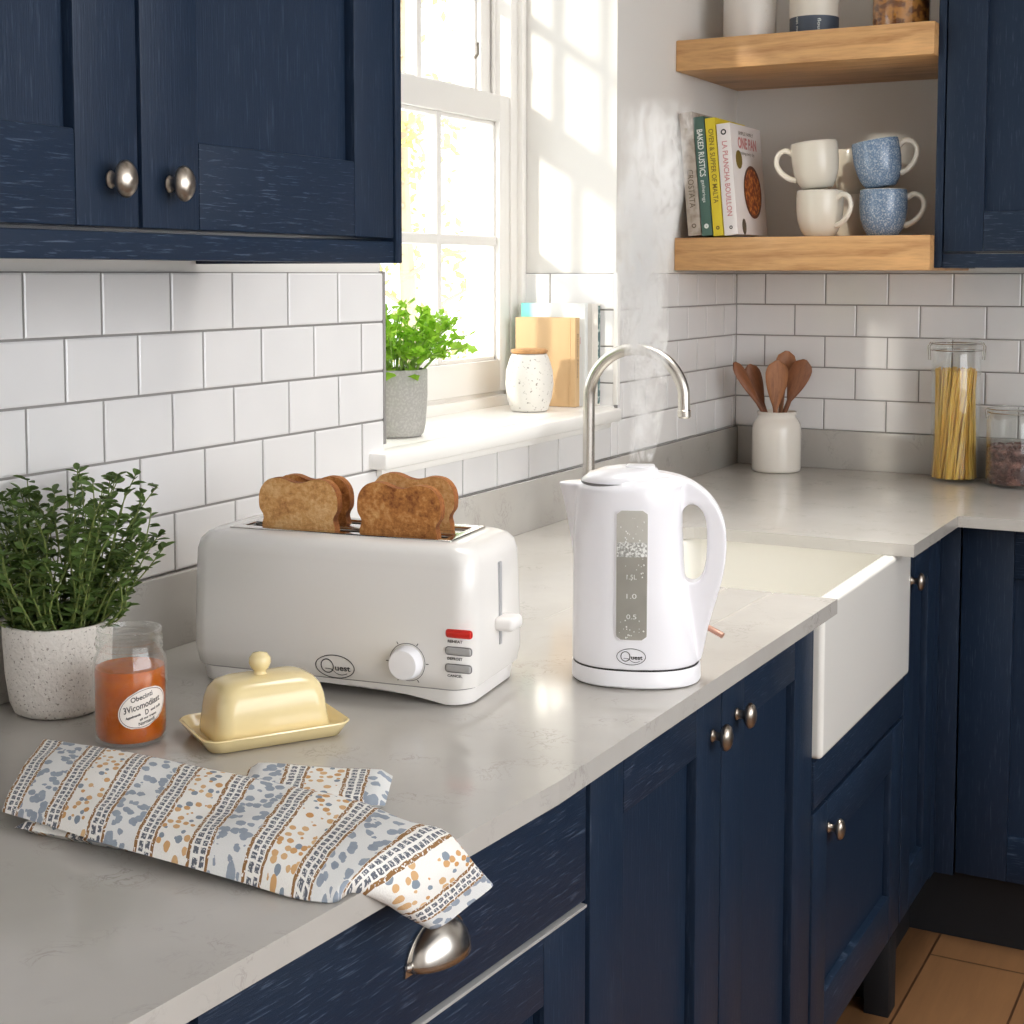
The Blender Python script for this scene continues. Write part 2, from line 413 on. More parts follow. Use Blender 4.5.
def text_part(name, parent, s, size, mapf, m, width=None, bold=0, sub=0):
    """lettering: a flat text outline mapped with mapf(x, y) -> local point"""
    cu = bpy.data.curves.new(name, 'FONT'); cu.body = s; cu.size = size; cu.align_x = 'CENTER'; cu.align_y = 'CENTER'
    cu.resolution_u = 3; cu.offset = bold
    o = bpy.data.objects.new(name + '_tmp', cu); COL.objects.link(o)
    dg = bpy.context.evaluated_depsgraph_get()
    me = bpy.data.meshes.new_from_object(o.evaluated_get(dg)); bpy.data.objects.remove(o)
    if width and len(me.vertices):
        xs = [v.co.x for v in me.vertices]; w = max(xs) - min(xs); mx = (max(xs) + min(xs)) / 2
        for v in me.vertices: v.co.x = (v.co.x - mx) * width / w
    for v in me.vertices: v.co = mapf(v.co.x, v.co.y)
    me.name = name; me.materials.clear(); me.materials.append(m)
    r = bpy.data.objects.new(name, me); COL.objects.link(r); r.parent = parent
    return r
def ring2d(rx, ry, w, mapf, n=48, a0=0, a1=360):
    """flat elliptical ring strip faces"""
    b = B(); prev = None
    for k in range(n + 1):
        a = math.radians(a0 + (a1 - a0) * k / n)
        cur = (b.bm.verts.new(mapf(rx * math.cos(a), ry * math.sin(a))), b.bm.verts.new(mapf((rx - w) * math.cos(a), (ry - w) * math.sin(a))))
        if prev: b.bm.faces.new((prev[0], cur[0], cur[1], prev[1]))
        prev = cur
    return b
def apply_mods(o):
    dg = bpy.context.evaluated_depsgraph_get(); me = bpy.data.meshes.new_from_object(o.evaluated_get(dg))
    o.modifiers.clear(); old = o.data; o.data = me; return o
def boolean_cut(o, cutters):
    for c in cutters:
        md = o.modifiers.new('cut', 'BOOLEAN'); md.operation = 'DIFFERENCE'; md.object = c; md.solver = 'EXACT'
    apply_mods(o)
    for c in cutters: bpy.data.objects.remove(c)
    return o

# ------------------------------------------------------------------ room shell
YL, YR = 1.95, 2.844            # window opening
ZS, ZT = 1.072, 2.26
CEIL = 2.55
b = B()
b.box(-1.60, -1.6, 0, WX, YL, CEIL); b.box(-1.60, YR, 0, WX, 3.75, CEIL)
b.box(-1.60, YL, 0, WX, YR, ZS); b.box(-1.60, YL, ZT, WX, YR, CEIL)
wall_left = struct(b.build('wall_left', M_WALL, ang=0))
wall_back = struct(B().box(WX, BY, 0, 1.7, 3.75, CEIL).build('wall_back', M_WALL, ang=0))
b = B(); b.box(1.7, -1.6, 0, 1.85, 3.75, .95); b.box(1.7, -1.6, 2.35, 1.85, 3.75, CEIL); b.box(1.7, -1.6, .95, 1.85, -1.0, 2.35); b.box(1.7, 2.3, .95, 1.85, 3.75, 2.35)
wall_right = struct(b.build('wall_right', M_WALL, ang=0))   # wide empty opening, added out of view to let in side light
b = B(); b.box(-1.6, -1.75, 0, 1.85, -1.6, CEIL)
wall_front = struct(b.build('wall_front', M_WALL, ang=0))
floor = struct(B().box(-1.6, -1.6, -.08, 1.85, 3.75, 0).build('floor', M_FLOOR, ang=0))
ceiling = struct(B().box(-1.6, -1.6, CEIL, 1.85, 3.75, CEIL + .1).build('ceiling', M_CEIL, ang=0))

ZU = .993                        # top of the upstand
RH = .0762; TWD = .1225
def tile_panel(name, parent, P0, du, dn, u_end, rows, joints, z0=ZU):
    """rows: list of row indices; joints(row) -> list of joint u positions between 0 and u_end"""
    P0 = Vector(P0); du = Vector(du); dn = Vector(dn); b = B(); g = .0016; th = .007; bv = .0022
    for r in rows:
        za, zb = z0 + r * RH + g, z0 + (r + 1) * RH - g
        js = [0] + sorted(j for j in joints(r) if .004 < j < u_end - .004) + [u_end]
        for a, c in zip(js[:-1], js[1:]):
            a2, c2 = a + g, c - g
            if c2 - a2 < .004: continue
            def pt(u, z, n): return P0 + du * u + Vector((0, 0, z)) + dn * n
            o_ = [pt(a2, za, .002), pt(c2, za, .002), pt(c2, zb, .002), pt(a2, zb, .002)]
            m_ = [pt(a2, za, th - .001), pt(c2, za, th - .001), pt(c2, zb, th - .001), pt(a2, zb, th - .001)]
            q = [pt(a2 + bv, za + bv, th), pt(c2 - bv, za + bv, th), pt(c2 - bv, zb - bv, th), pt(a2 + bv, zb - bv, th)]
            b.mi = 0; b.loft([o_, m_, q], False, True)
    b.mi = 1
    za, zb = z0 + min(rows) * RH, z0 + (max(rows) + 1) * RH
    p = [P0 + du * uu + Vector((0, 0, zz)) + dn * nn for nn in (0, .0045) for uu, zz in ((0, za), (u_end, za), (u_end, zb), (0, zb))]
    b.loft([p[:4], p[4:]])
    return b.build(name, [M_TILE, M_GROUT], parent, ang=0)
y0 = .1
def jl(off): return lambda r: [1.95 - TWD * k - (TWD / 2 if (r % 2) == 1 else 0) - off for k in range(-16, 18)]
tile_panel('tiles', wall_left, (WX, y0, 0), (0, 1, 0), (1, 0, 0), YL - y0, range(0, 5), jl(y0))
tile_panel('tiles', wall_left, (WX, YL, 0), (0, 1, 0), (1, 0, 0), YR - YL, [0], jl(YL))
tile_panel('tiles', wall_left, (WX, YR, 0), (0, 1, 0), (1, 0, 0), BY - YR, range(0, 5), jl(YR))
BT = .152
def jb(r): return [.075 + BT * k + (BT / 2 if (r % 2) == 1 else 0) for k in range(-1, 16)]
tile_panel('tiles', wall_back, (WX + .0072, BY, 0), (1, 0, 0), (0, -1, 0), 1.6, range(0, 5), jb)
# tiles turning into the window reveal, and the white edging strip on its corner
tile_panel('tiles', wall_left, (-1.49, YR, 0), (1, 0, 0), (0, -1, 0), .22, range(1, 5), lambda r: [.07 if r % 2 == 0 else .135])
B().box(WX - .002, YR - .009, 1.1, WX + .009, YR + .004, 1.376, .002).build('tile_edging', M_SILL, wall_left)
B().box(WX - .002, YL - .004, ZU + 1.5 * RH, WX + .0085, YL + .003, 1.376, .001).build('tile_edging', M_GROUT, wall_left)

# ------------------------------------------------------------------ window
win = bpy.data.objects.new('window_1', None); COL.objects.link(win); win.location = (-1.5, (YL + YR) / 2, ZS); struct(win)
win_inv = Matrix.Translation(-win.location)
def wpart(b, name, m, bevel=0): return b.xf(win_inv).build(name, m, win, bevel=bevel)
b = B()                          # sash box: jambs, head and beads
b.box(-1.60, YR - .049, ZS, -1.49, YR, ZT, .003); b.box(-1.60, YL, ZS, -1.49, YL + .049, ZT, .003)
b.box(-1.60, YL + .04, ZT - .05, -1.49, YR - .04, ZT, .003)
b.box(-1.492, YR - .022, ZS, -1.478, YR - .001, ZT, .004); b.box(-1.492, YL + .001, ZS, -1.478, YL + .022, ZT, .004)
b.box(-1.533, YR - .058, ZS + .04, -1.527, YR - .04, ZT, .001); b.box(-1.533, YL + .04, ZS + .04, -1.527, YL + .058, ZT, .001)
b.box(-1.60, YL + .04, ZS, -1.497, YR - .04, ZS + .055, .004)
b.box(-1.498, YL + .03, ZS + .02, -1.482, YR - .03, ZS + .047, .004)
wpart(b, 'sash_box', M_FRAME)
def sash(xc, z0, z1, rail_b, rail_t, name):
    ya, yb = YL + .052, YR - .052; st = .044; th = .02; x0, x1 = xc - th, xc + th
    b = B()
    b.box(x0, ya, z0, x1, ya + st, z1, .003); b.box(x0, yb - st, z0, x1, yb, z1, .003)
    b.box(x0, ya + st - .002, z0, x1, yb - st + .002, z0 + rail_b, .003); b.box(x0, ya + st - .002, z1 - rail_t, x1, yb - st + .002, z1, .003)
    ga, gb = ya + st, yb - st; ha, hb = z0 + rail_b, z1 - rail_t
    for k in (1, 2):
        y = ga + (gb - ga) * k / 3; b.box(xc - .014, y - .0095, ha, xc + .014, y + .0095, hb, .004)
    zc = (ha + hb) / 2; b.box(xc - .0132, ga, zc - .0105, xc + .0132, gb, zc + .0105, .004)
    # glazing beads round the opening
    for (p, q) in (((ga, ha), (ga + .008, hb)), ((gb - .008, ha), (gb, hb)), ((ga, ha), (gb, ha + .008)), ((ga, hb - .008), (gb, hb))):
        b.box(xc - .009, p[0], p[1], xc + .009, q[0], q[1], .002)
    wpart(b, name, M_FRAME)
    for i in range(3):
        for j in range(2):
            u0 = ga + (gb - ga) * i / 3; u1 = ga + (gb - ga) * (i + 1) / 3; w0, w1 = (ha, zc) if j == 0 else (zc, hb)
            wpart(B().box(xc - .002, u0 + .004, w0 + .004, xc + .002, u1 - .004, w1 - .004), 'pane', M_PANE)
sash(-1.512, ZS + .055, 1.742, .066, .055, 'lower_sash')
sash(-1.556, 1.70, ZT - .045, .05, .05, 'upper_sash')
b = B(); b.tube([(-1.534, 2.716, 1.815), (-1.527, 2.716, 1.822), (-1.527, 2.716, 1.846)], .0035, 8); wpart(b, 'sash_latch', M_PEWTER)
b = B(); b.box(-1.485, YL + .001, ZS, WX, YR - .001, 1.098, .004); b.box(WX - .01, 1.905, ZS, -1.232, YR - .05, 1.098, .005); b.box(WX + .0072, 1.925, ZS - .014, -1.252, YR - .06, ZS, .002)
wpart(b, 'window_sill', M_SILL)

# ------------------------------------------------------------------ garden beyond the glass
def garden_tree(name, label, loc, h, spread, n, seed):
    rnd = random.Random(seed); T = thing(name, label, 'tree', loc)
    bk = B(); tips = []
    bk.tube(smoothpath([(0, 0, 0), (.04, .02, h * .3), (-.03, .05, h * .6), (.02, 0, h)], 5), [.07 - .055 * k / 15 for k in range(16)], 8)
    for i in range(26):
        z = h * (.22 + .75 * i / 26); a = rnd.uniform(0, 2 * PI); L = spread * rnd.uniform(.5, 1) * (1 - .45 * z / h)
        p1 = Vector((math.cos(a) * L * .5, math.sin(a) * L * .5, z + .15)); p2 = Vector((math.cos(a + .2) * L, math.sin(a + .2) * L, z + .3 * rnd.uniform(-.3, 1)))
        bk.tube(smoothpath([(0, 0, z), p1, p2], 4), [.016 - .0013 * k for k in range(9)], 5); tips.append((Vector((0, 0, z)), p1, p2))
    bk.build('trunk', M_BARK, T)
    lf = B()
    for i in range(n):
        q0, q1, q2 = rnd.choice(tips); u = rnd.uniform(.3, 1.05)
        p = (q1.lerp(q2, u) if rnd.random() < .7 else q0.lerp(q1, u)) + Vector([rnd.gauss(0, .10) for _ in range(3)])
        s_ = rnd.uniform(.02, .04); d = Vector([rnd.gauss(0, 1) for _ in range(3)]).normalized(); e = d.orthogonal().normalized()
        lf.quad(p - d * s_, p + e * s_ * .5, p + d * s_, p - e * s_ * .5)
    lf.build('leaves', M_TREE, T, ang=0, recalc=False)
garden_tree('garden_tree', 'pale slender autumn tree seen through the window panes beside the white reveal', (-4.35, 6.9, -.6), 4.6, .75, 1500, 3)
garden_tree('garden_tree', 'pale bushy tree seen through the left window panes behind the herb pot', (-5.9, 7.2, -.6), 3.6, .95, 1100, 11)

# ------------------------------------------------------------------ worktop
def arc(cx, cy, r, a0, a1, n=6): return [(cx + r * math.cos(math.radians(a0 + (a1 - a0) * k / n)), cy + r * math.sin(math.radians(a0 + (a1 - a0) * k / n))) for k in range(n + 1)]
def edge_x(y): return -.60 - max(0, 1.22 - y) * .075
YC0, YC1 = 2.116, 2.607
outl = [(-1.268, .25), (edge_x(.25), .25), (edge_x(1.0), 1.0), (-.600, 1.22), (-.590, YC0)]
outl += [(-.99, YC0)] + arc(-.985, YC0 + .035, .035, 270, 180) + arc(-.98, YC1 - .04, .04, 180, 90) + [(-.593, YC1), (-.590, 2.966), (1.0, 2.99), (1.0, BY - .001), (-1.268, BY - .001)]
wt = thing('worktop', 'pale grey quartz worktop running along the window wall and round the corner', 'worktop', (0, 0, ZW))
slab = B().prism(outl, -.022, 0).build('slab', M_QZ, wt)
# drainer grooves cut into the slab beside the sink
cuts = []
for gx in (-.690, -.762, -.835, -.905):
    c = B(); c.tube([(gx - .004, 1.80, .0022), (gx + .004, 2.20, .0008)], .0030, 14); cuts.append(c.build('cutter', M_QZ, wt))
bpy.context.view_layer.update(); boolean_cut(slab, cuts); slab.data.shade_flat()
md = slab.modifiers.new('bevel', 'BEVEL'); md.width = .0036; md.segments = 2; md.limit_method = 'ANGLE'; md.angle_limit = math.radians(70)
b = B().box(-1.2625, .25, 0, -1.25, BY - .018, ZU - ZW, .0015); b.build('upstand', M_QZ, wt)
b = B().box(-1.25, BY - .0185, 0, 1.0, BY - .007, ZU - ZW, .0015); b.build('upstand', M_QZ, wt)

# ------------------------------------------------------------------ cabinets (local: front faces -Y at y=0, x to the right, z up)
def knob(parent, x, z, y=0.0, s=1.0):
    prof = [(.0001, 0), (.0068, 0), (.0074, .0015), (.0068, .003), (.0052, .005), (.0048, .012), (.006, .0165), (.0115, .019), (.0148, .0225), (.0152, .026), (.0128, .031), (.0075, .0345), (.0001, .0358)]
    b = B().lathe([(r * s, h * s * .76) for r, h in prof], 28, cap0=False, cap1=False)
    o = b.build('knob', M_PEWTER, parent, ang=60); o.location = (x, y, z); o.rotation_euler = (PI / 2, 0, 0); o.scale = (.86, 1.12, 1); return o
def door(parent, x0, x1, z0, z1, st=.085, rt=.085, rb=.085, name='door', th=.02, rec=.013, knobs=()):
    b = B(); g = .0004
    b.mi = 0
    b.box(x0, 0, z0, x0 + st, th, z1, .0018); b.box(x1 - st, 0, z0, x1, th, z1, .0018)
    b.box(x0 + st - .002, rec, z0 + rb - .002, x1 - st + .002, th, z1 - rt + .002)
    b.mi = 1
    b.box(x0 + st + g, 0, z1 - rt, x1 - st - g, th, z1, .0018); b.box(x0 + st + g, 0, z0, x1 - st - g, th, z0 + rb, .0018)
    o = b.build(name, [M_NV, M_NH], parent)
    for kx, kz in knobs: knob(o, kx, kz)
    return o
def carcass(parent, x0, x1, z0, z1, depth, y0=.0215):
    return B().box(x0, y0, z0, x1, depth, z1, .001).build('carcass', M_NV, parent)
FX = -.635
A85 = math.radians(90) - math.atan(.075)
# drawers under the towel
dw = thing('drawer_unit', 'navy base unit of wide drawers with a cup pull, below the tea towel', 'cabinet', (FX, 1.357, 0), A85)
W = .565
carcass(dw, -W, -.045, .15, .8765, .54)
d1 = B(); d1.mi = 1; d1.box(-W + .004, 0, .728, -.002, .02, .872, .002); d1 = d1.build('drawer', [M_NV, M_NH], dw)
door(dw, -W + .004, -.002, .445, .720, .083, .07, .07, 'drawer'); B().box(-W + .004, -.0012, .7205, -.002, .018, .7238, .0004).build('edge_highlight', M_GREYBTN, dw)  # pale strip stands in for light caught along the drawer's top edge
door(dw, -W + .004, -.002, .158, .439, .083, .07, .07, 'drawer')
B().box(-W, .06, 0, -.001, .08, .15).build('plinth', M_NP, dw)
# cup pull
cp = B(); A_, B_, C_ = .041, .027, .036; rings = []
for i in range(11):
    ph = math.radians(90 * i / 10)
    rings.append([(A_ * math.sin(ph) * math.cos(th_) if True else 0, -B_ * math.sin(ph) * math.sin(th_), C_ * math.cos(ph)) for th_ in [PI * k / 18 for k in range(19)]])
rings[0] = [(A_ * .02 * math.cos(PI * k / 18), -B_ * .02 * math.sin(PI * k / 18), C_) for k in range(19)]
cp.loft(rings, False, False, closed=False)
cpo = cp.build('cup_pull', M_STEEL, d1, ang=60, loc=(-.272, -.0005, .777))
sm = cpo.modifiers.new('thick', 'SOLIDIFY'); sm.thickness = .0022; sm.offset = -1
bb = B()
bb.prism([(A_ * 1.13 * math.cos(PI * k / 16), -.003 + (C_ * 1.1) * math.sin(PI * k / 16)) for k in range(17)], -.0022, 0, 'y', hole=[(A_ * .93 * math.cos(PI * k / 16), .001 + (C_ * .9) * math.sin(PI * k / 16)) for k in range(17)])
bb.sphere((-A_ * 1.03, -.002, .006), .0042, 12); bb.sphere((A_ * 1.03, -.002, .006), .0042, 12)
bb.build('backplate', M_STEEL, cpo)
# unit whose corner shows at the very bottom left
nu = thing('base_cabinet', 'navy base unit at the bottom left corner under the near end of the worktop', 'cabinet', (FX - .0425, 1.357 - .5655, 0), A85)
carcass(nu, -.40, -.001, .15, .8765, .5); door(nu, -.396, -.002, .158, .872); B().box(-.40, .06, 0, -.001, .08, .15).build('plinth', M_NP, nu)
# double doors under the kettle
dc = thing('base_cabinet', 'navy two-door base unit with two close knobs, below the kettle', 'cabinet', (FX, 1.362, 0), PI / 2)
carcass(dc, 0, .797, .15, .8765, .575)
door(dc, .003, .392, .158, .872, knobs=[(.358, .800)]); door(dc, .396, .785, .158, .872, knobs=[(.447, .804)])
B().box(.7865, .002, .15, .797, .0212, .8765, .001).build('end_panel', M_NV, dc)
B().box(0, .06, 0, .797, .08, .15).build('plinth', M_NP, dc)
# sink unit
su = thing('sink_cabinet', 'navy one-door sink unit below the white farmhouse sink', 'cabinet', (FX, 2.163, 0), PI / 2)
carcass(su, 0, .568, .15, .634, .57)
b = B(); b.mi = 1; b.box(.002, 0, .560, .566, .0212, .634, .0015); b.build('top_rail', [M_NV, M_NH], su)
door(su, .003, .564, .158, .553, .075, .075, .085, knobs=[(.082, .508)])
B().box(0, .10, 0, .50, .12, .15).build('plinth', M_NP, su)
B().box(.515, .004, 0, .568, .05, .15, .001).build('foot', M_NP, su)
# corner unit, narrow door facing the room
cu_ = thing('corner_cabinet', 'narrow navy corner unit between the farmhouse sink and the back run', 'cabinet', (FX, 2.734, 0), PI / 2)
carcass(cu_, 0, .295, .15, .8765, .575)
door(cu_, .003, .255, .158, .872, .07, .085, .085, knobs=[(.035, .803)])
B().box(.258, .001, .15, .295, .0212, .8765, .001).build('corner_post', M_NV, cu_)
B().box(0, .06, 0, .35, .08, .15).build('plinth', M_NP, cu_)
# back run
br = thing('base_cabinet', 'dark navy base unit of the back run, under the glass jars', 'cabinet', (-.628, 3.032, 0), 0)
carcass(br, .03, 1.55, .15, .8765, .50)
B().box(-.040, .002, .15, .030, .0212, .8765, .001).build('corner_post', M_NV, br)
door(br, .034, .56, .158, .872, .10, .10, .09, knobs=[(.515, .80)]); door(br, .565, 1.10, .158, .872, .10, .10, .09, knobs=[(.61, .80)])
door(br, 1.105, 1.548, .158, .872, .10, .10, .09)
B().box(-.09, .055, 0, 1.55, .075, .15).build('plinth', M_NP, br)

# wall cabinet, left
UX = -.96
wc = thing('wall_cabinet', 'large navy two-door wall cabinet above the toaster', 'cabinet', (UX, .45, 0), PI / 2)
carcass(wc, 0, 1.069, 1.413, 2.32, .304)
door(wc, .005, .6175, 1.4135, 2.30, .080, .09, .085, knobs=[(.580, 1.456)])
door(wc, .6225, 1.055, 1.4135, 2.30, .081, .09, .085, knobs=[(.659, 1.456)])
b = B(); b.mi = 1; b.box(0, .002, 1.384, 1.058, .022, 1.4095, .0015); b.build('light_rail', [M_NV, M_NH], wc)
B().box(1.058, -.001, 1.384, 1.072, .304, 2.32, .0015).build('end_panel', M_NV, wc)
# wall cabinet, right
rc = thing('wall_cabinet', 'navy wall cabinet to the right of the oak shelves', 'cabinet', (-.699, 3.2, 0), 0)
carcass(rc, .017, 1.0, 1.42, 2.32, .362)
B().box(0, -.001, 1.385, .016, .362, 2.32, .0015).build('end_panel', M_NV, rc)
door(rc, .019, .50, 1.419, 2.30, .08, .09, .082, knobs=[(.46, 1.46)]); door(rc, .505, .99, 1.419, 2.30, .08, .09, .082)
b = B(); b.mi = 1; b.box(.017, .002, 1.385, 1.0, .021, 1.414, .0015); b.build('light_rail', [M_NV, M_NH], rc)

# ------------------------------------------------------------------ sink and tap
sk = B().box(-1.045, 2.166, .638, -.624, 2.727, .8772, 0).build('sink', M_CERAM)
c1 = B().box(-1.010, 2.200, .68, -.652, 2.692, .95, .028, 4).build('cutter', M_CERAM)
bpy.context.view_layer.update(); boolean_cut(sk, [c1])
md = sk.modifiers.new('bevel', 'BEVEL'); md.width = .009; md.segments = 4; md.limit_method = 'ANGLE'; md.angle_limit = math.radians(50); md.harden_normals = True
sk.data.shade_smooth(); sk.data.set_sharp_from_angle(angle=math.radians(50))
tag(sk, 'white ceramic farmhouse sink with a deep square front', 'sink')
tp = thing('tap', 'tall brushed steel swan-neck tap arching over the sink', 'tap', (-1.135, 2.425, ZW))
b = B(); TR = .0107; R_ = .092
pts = [(0, 0, .02), (0, 0, .12), (0, 0, .235)] + [(R_ - R_ * math.cos(math.radians(a)), 0, .248 + R_ * math.sin(math.radians(a))) for a in range(6, 172, 6)] + [(2 * R_ - .001, 0, .225)]
b.tube(pts, TR, 20); b.build('spout', M_STEEL, tp, ang=50)
b = B().lathe([(.0001, .2245 - .003), (.0085, .2245 - .003), (.0117, .2245), (.0117, .235), (.0108, .236)], 24, (2 * R_ - .001, 0, 0), False, False); b.build('spout_tip', M_STEEL, tp)
b = B().lathe([(.0265, 0), (.0265, .004), (.022, .008), (.0185, .012), (.0185, .07), (.0165, .075), (.0115, .08)], 28, cap1=False); b.build('base', M_STEEL, tp)
b = B(); b.tube([(0, .018, .045), (0, .05, .05), (0, .085, .062)], [.007, .006, .005], 12); b.build('lever', M_STEEL, tp)

# ------------------------------------------------------------------ shelves
for nm, z0, z1, lab in (('shelf', 1.824, 1.892, 'thick oak floating shelf, the upper one, holding storage jars'), ('shelf', 1.380, 1.4535, 'thick oak floating shelf, the lower one, holding cookbooks and mugs')):
    s_ = B().box(0, 0, 0, .570, BY - 3.163, z1 - z0, .0025).build('floating_shelf', M_OAK, loc=(WX + .001, 3.162, z0)); tag(s_, lab, 'shelf')
SZ = 1.4535

# ------------------------------------------------------------------ books
def book(name, label, group, loc, w, d, h, cover, tilt, cover_mats=None, rz=0):
    """spine faces -Y, thickness along x, local origin at the bottom left of the spine"""
    T = thing(name, label, 'book', loc, rot=(0, tilt, rz), group=group)
    b = B(); cv = .0025
    b.box(0, 0, 0, w, cv + .002, h, .0012); b.box(0, .001, 0, cv, d, h, .0008); b.box(w - cv, .001, 0, w, d, h, .0008)
    b.build('cover', cover, T)
    B().box(cv, cv, .004, w - cv, d - .004, h - .004).build('pages', M_PAGES, T)
    return T
def spine_text(T, s, size, zc, w, m, length=None, bold=0):
    return text_part('spine_lettering', T, s, size, lambda x, y: Vector((w / 2 + y, -.0006, zc - x)), m, length, bold)
GB = 'cookbooks on the lower oak shelf'
tl = math.radians(-5.2)
def lean(x): return x
bx = -1.238
T1 = book('cookbook', 'tall grey-beige cookbook, leftmost on the lower shelf', GB, (bx, 3.168, SZ + .0032), .031, .20, .276, M_BOOKG, tl)
spine_text(T1, 'CROSTATA', .020, .105, .031, M_BROWNP, .085); spine_text(T1, 'au', .014, .235, .031, M_OLIVE)
ring2d(.0055, .005, .002, lambda x, y: Vector((.016 + x, -.0006, .022 + y)), 10).build('emblem', M_BROWNP, T1, ang=0)
T2 = book('cookbook', 'dark green cookbook with white spine lettering beside the grey one', GB, (bx + .0330, 3.168, SZ + .0025), .025, .20, .266, M_BOOKGR, tl)
spine_text(T2, 'BAKED RUSTICS', .019, .185, .025, M_WHITEP, .105, .0003); spine_text(T2, 'gatherings', .011, .10, .025, M_WHITEP, .05)
ring2d(.0055, .0055, .0045, lambda x, y: Vector((.0125 + x, -.0006, .022 + y)), 16).build('emblem', M_WHITEP, T2, ang=0)
T3 = book('cookbook', 'bright yellow cookbook in the row on the lower shelf', GB, (bx + .0600, 3.168, SZ + .0025), .024, .20, .262, M_BOOKY, tl)
spine_text(T3, 'OVEN & SUPPER OF MALTA', .016, .155, .024, M_OLIVE, .165, .0002)
ring2d(.0045, .0045, .003, lambda x, y: Vector((.012 + x, -.0006, .018 + y)), 12).build('emblem', M_OLIVE, T3, ang=0)
T4 = book('cookbook', 'white cookbook with a round pan of stew on its cover, rightmost of the row', GB, (bx + .0865, 3.166, SZ + .0035), .032, .205, .247, M_BOOKW, tl)
spine_text(T4, 'LA PLANCHA BOUILLON', .017, .125, .032, M_PINK, .165, .0002)
ring2d(.0065, .0065, .003, lambda x, y: Vector((.016 + x, -.0006, .228 + y)), 14).build('emblem', M_BLACKP, T4, ang=0)
ring2d(.004, .004, .002, lambda x, y: Vector((.017 + x, -.0006, .017 + y)), 10).build('emblem', M_BLACKP, T4, ang=0)
cvf = lambda cy, cz, k=1: (lambda x, y: Vector((.0323 + .0003 * k, cy + x, cz + y)))
ring2d(.060, .060, .060, cvf(.12, .098, 1), 40).build('cover_pan', M_STEWRIM, T4, ang=0, recalc=False)
ring2d(.053, .053, .053, cvf(.12, .098, 2), 40).build('cover_stew', M_STEW, T4, ang=0, recalc=False)
ring2d(.021, .021, .021, cvf(.042, .168, 1), 24).build('cover_bowl', M_OLIVE, T4, ang=0, recalc=False)
ring2d(.014, .018, .014, cvf(.045, .018, 1), 24).build('cover_bowl', M_BROWNP, T4, ang=0, recalc=False)
text_part('cover_title', T4, 'ONE PAN', .034, cvf(.105, .205), M_PINK, .125, .0012)
text_part('cover_line', T4, 'SIMPLE FAMILY', .011, cvf(.10, .228), M_BROWNP, .10)
text_part('cover_line', T4, 'cooking every day', .011, cvf(.10, .184), M_BROWNP, .10)

# ------------------------------------------------------------------ mugs
def make_mug(name, label, m, loc, rz, tiltv=(0, 0), group=None):
    T = thing(name, label, 'mug', loc, rot=(tiltv[0], tiltv[1], rz), group=group); T.scale = (1.09, 1.09, 1.06)
    out = [(.0001, .0), (.028, .0), (.0305, .002), (.038, .014), (.0445, .035), (.047, .058), (.0472, .080), (.0462, .0935), (.0458, .0955), (.0447, .0962), (.0434, .0952), (.0438, .08), (.0435, .058), (.041, .036), (.034, .014), (.027, .006), (.0001, .005)]
    b = B().lathe(out, 44, cap0=False, cap1=False)
    for f in b.bm.faces:
        if f.calc_center_median().z > .0945 or math.hypot(*f.calc_center_median().xy) < .0445 and f.calc_center_median().z > .006 and f.normal.xy.dot(f.calc_center_median().xy) < 0: f.material_index = 1
    b.build('body', [m, M_MUGIN], T, ang=50)
    pts = smoothpath([(.0445, 0, .078), (.058, 0, .086), (.073, 0, .080), (.079, 0, .062), (.071, 0, .042), (.056, 0, .028), (.041, 0, .022)], 6)
    b = B(); b.tube(pts, [.0050 - .0009 * math.sin(PI * k / (len(pts) - 1)) for k in range(len(pts))], 12, flat=1.25); b.build('handle', M_MUGIN, T, ang=60)
    return T
MH = .0965 * 1.06
GM = 'mugs stacked on the lower oak shelf'
mug1 = make_mug('mug', 'cream stoneware mug at the bottom of its stack, handle to the right', M_MUGC, (-.948, 3.262, SZ + .0005), math.radians(-24))
mug1.location = (-.962, 3.255, SZ + .0005); mug1['group'] = GM
def mugcopy(label, loc, rz, tilt=(0, 0)):
    c = copy_tree(mug1); c.location = loc; c.rotation_euler = (tilt[0], tilt[1], rz); c['label'] = label; return c
mugcopy('cream stoneware mug tilted on top of another, handle to the left', (-.968, 3.255, SZ + MH + .0045), math.radians(186), (0, math.radians(5.5)))
mugcopy('cream mug in shadow at the bottom, behind the front cream mugs', (-.940, 3.46, SZ + .0005), math.radians(60))
mugcopy('cream mug in shadow on top of another, behind the front cream mugs', (-.940, 3.46, SZ + MH + .001), math.radians(120))
bl1 = make_mug('mug', 'blue speckled mug at the bottom of its stack, handle to the right', M_MUGB, (-.828, 3.28, SZ + .0005), math.radians(14), group=GM)
c = copy_tree(bl1); c.location = (-.833, 3.28, SZ + MH + .0052); c.rotation_euler = (0, math.radians(-9), math.radians(8)); c['label'] = 'blue speckled mug tilted on top of the other blue mug'

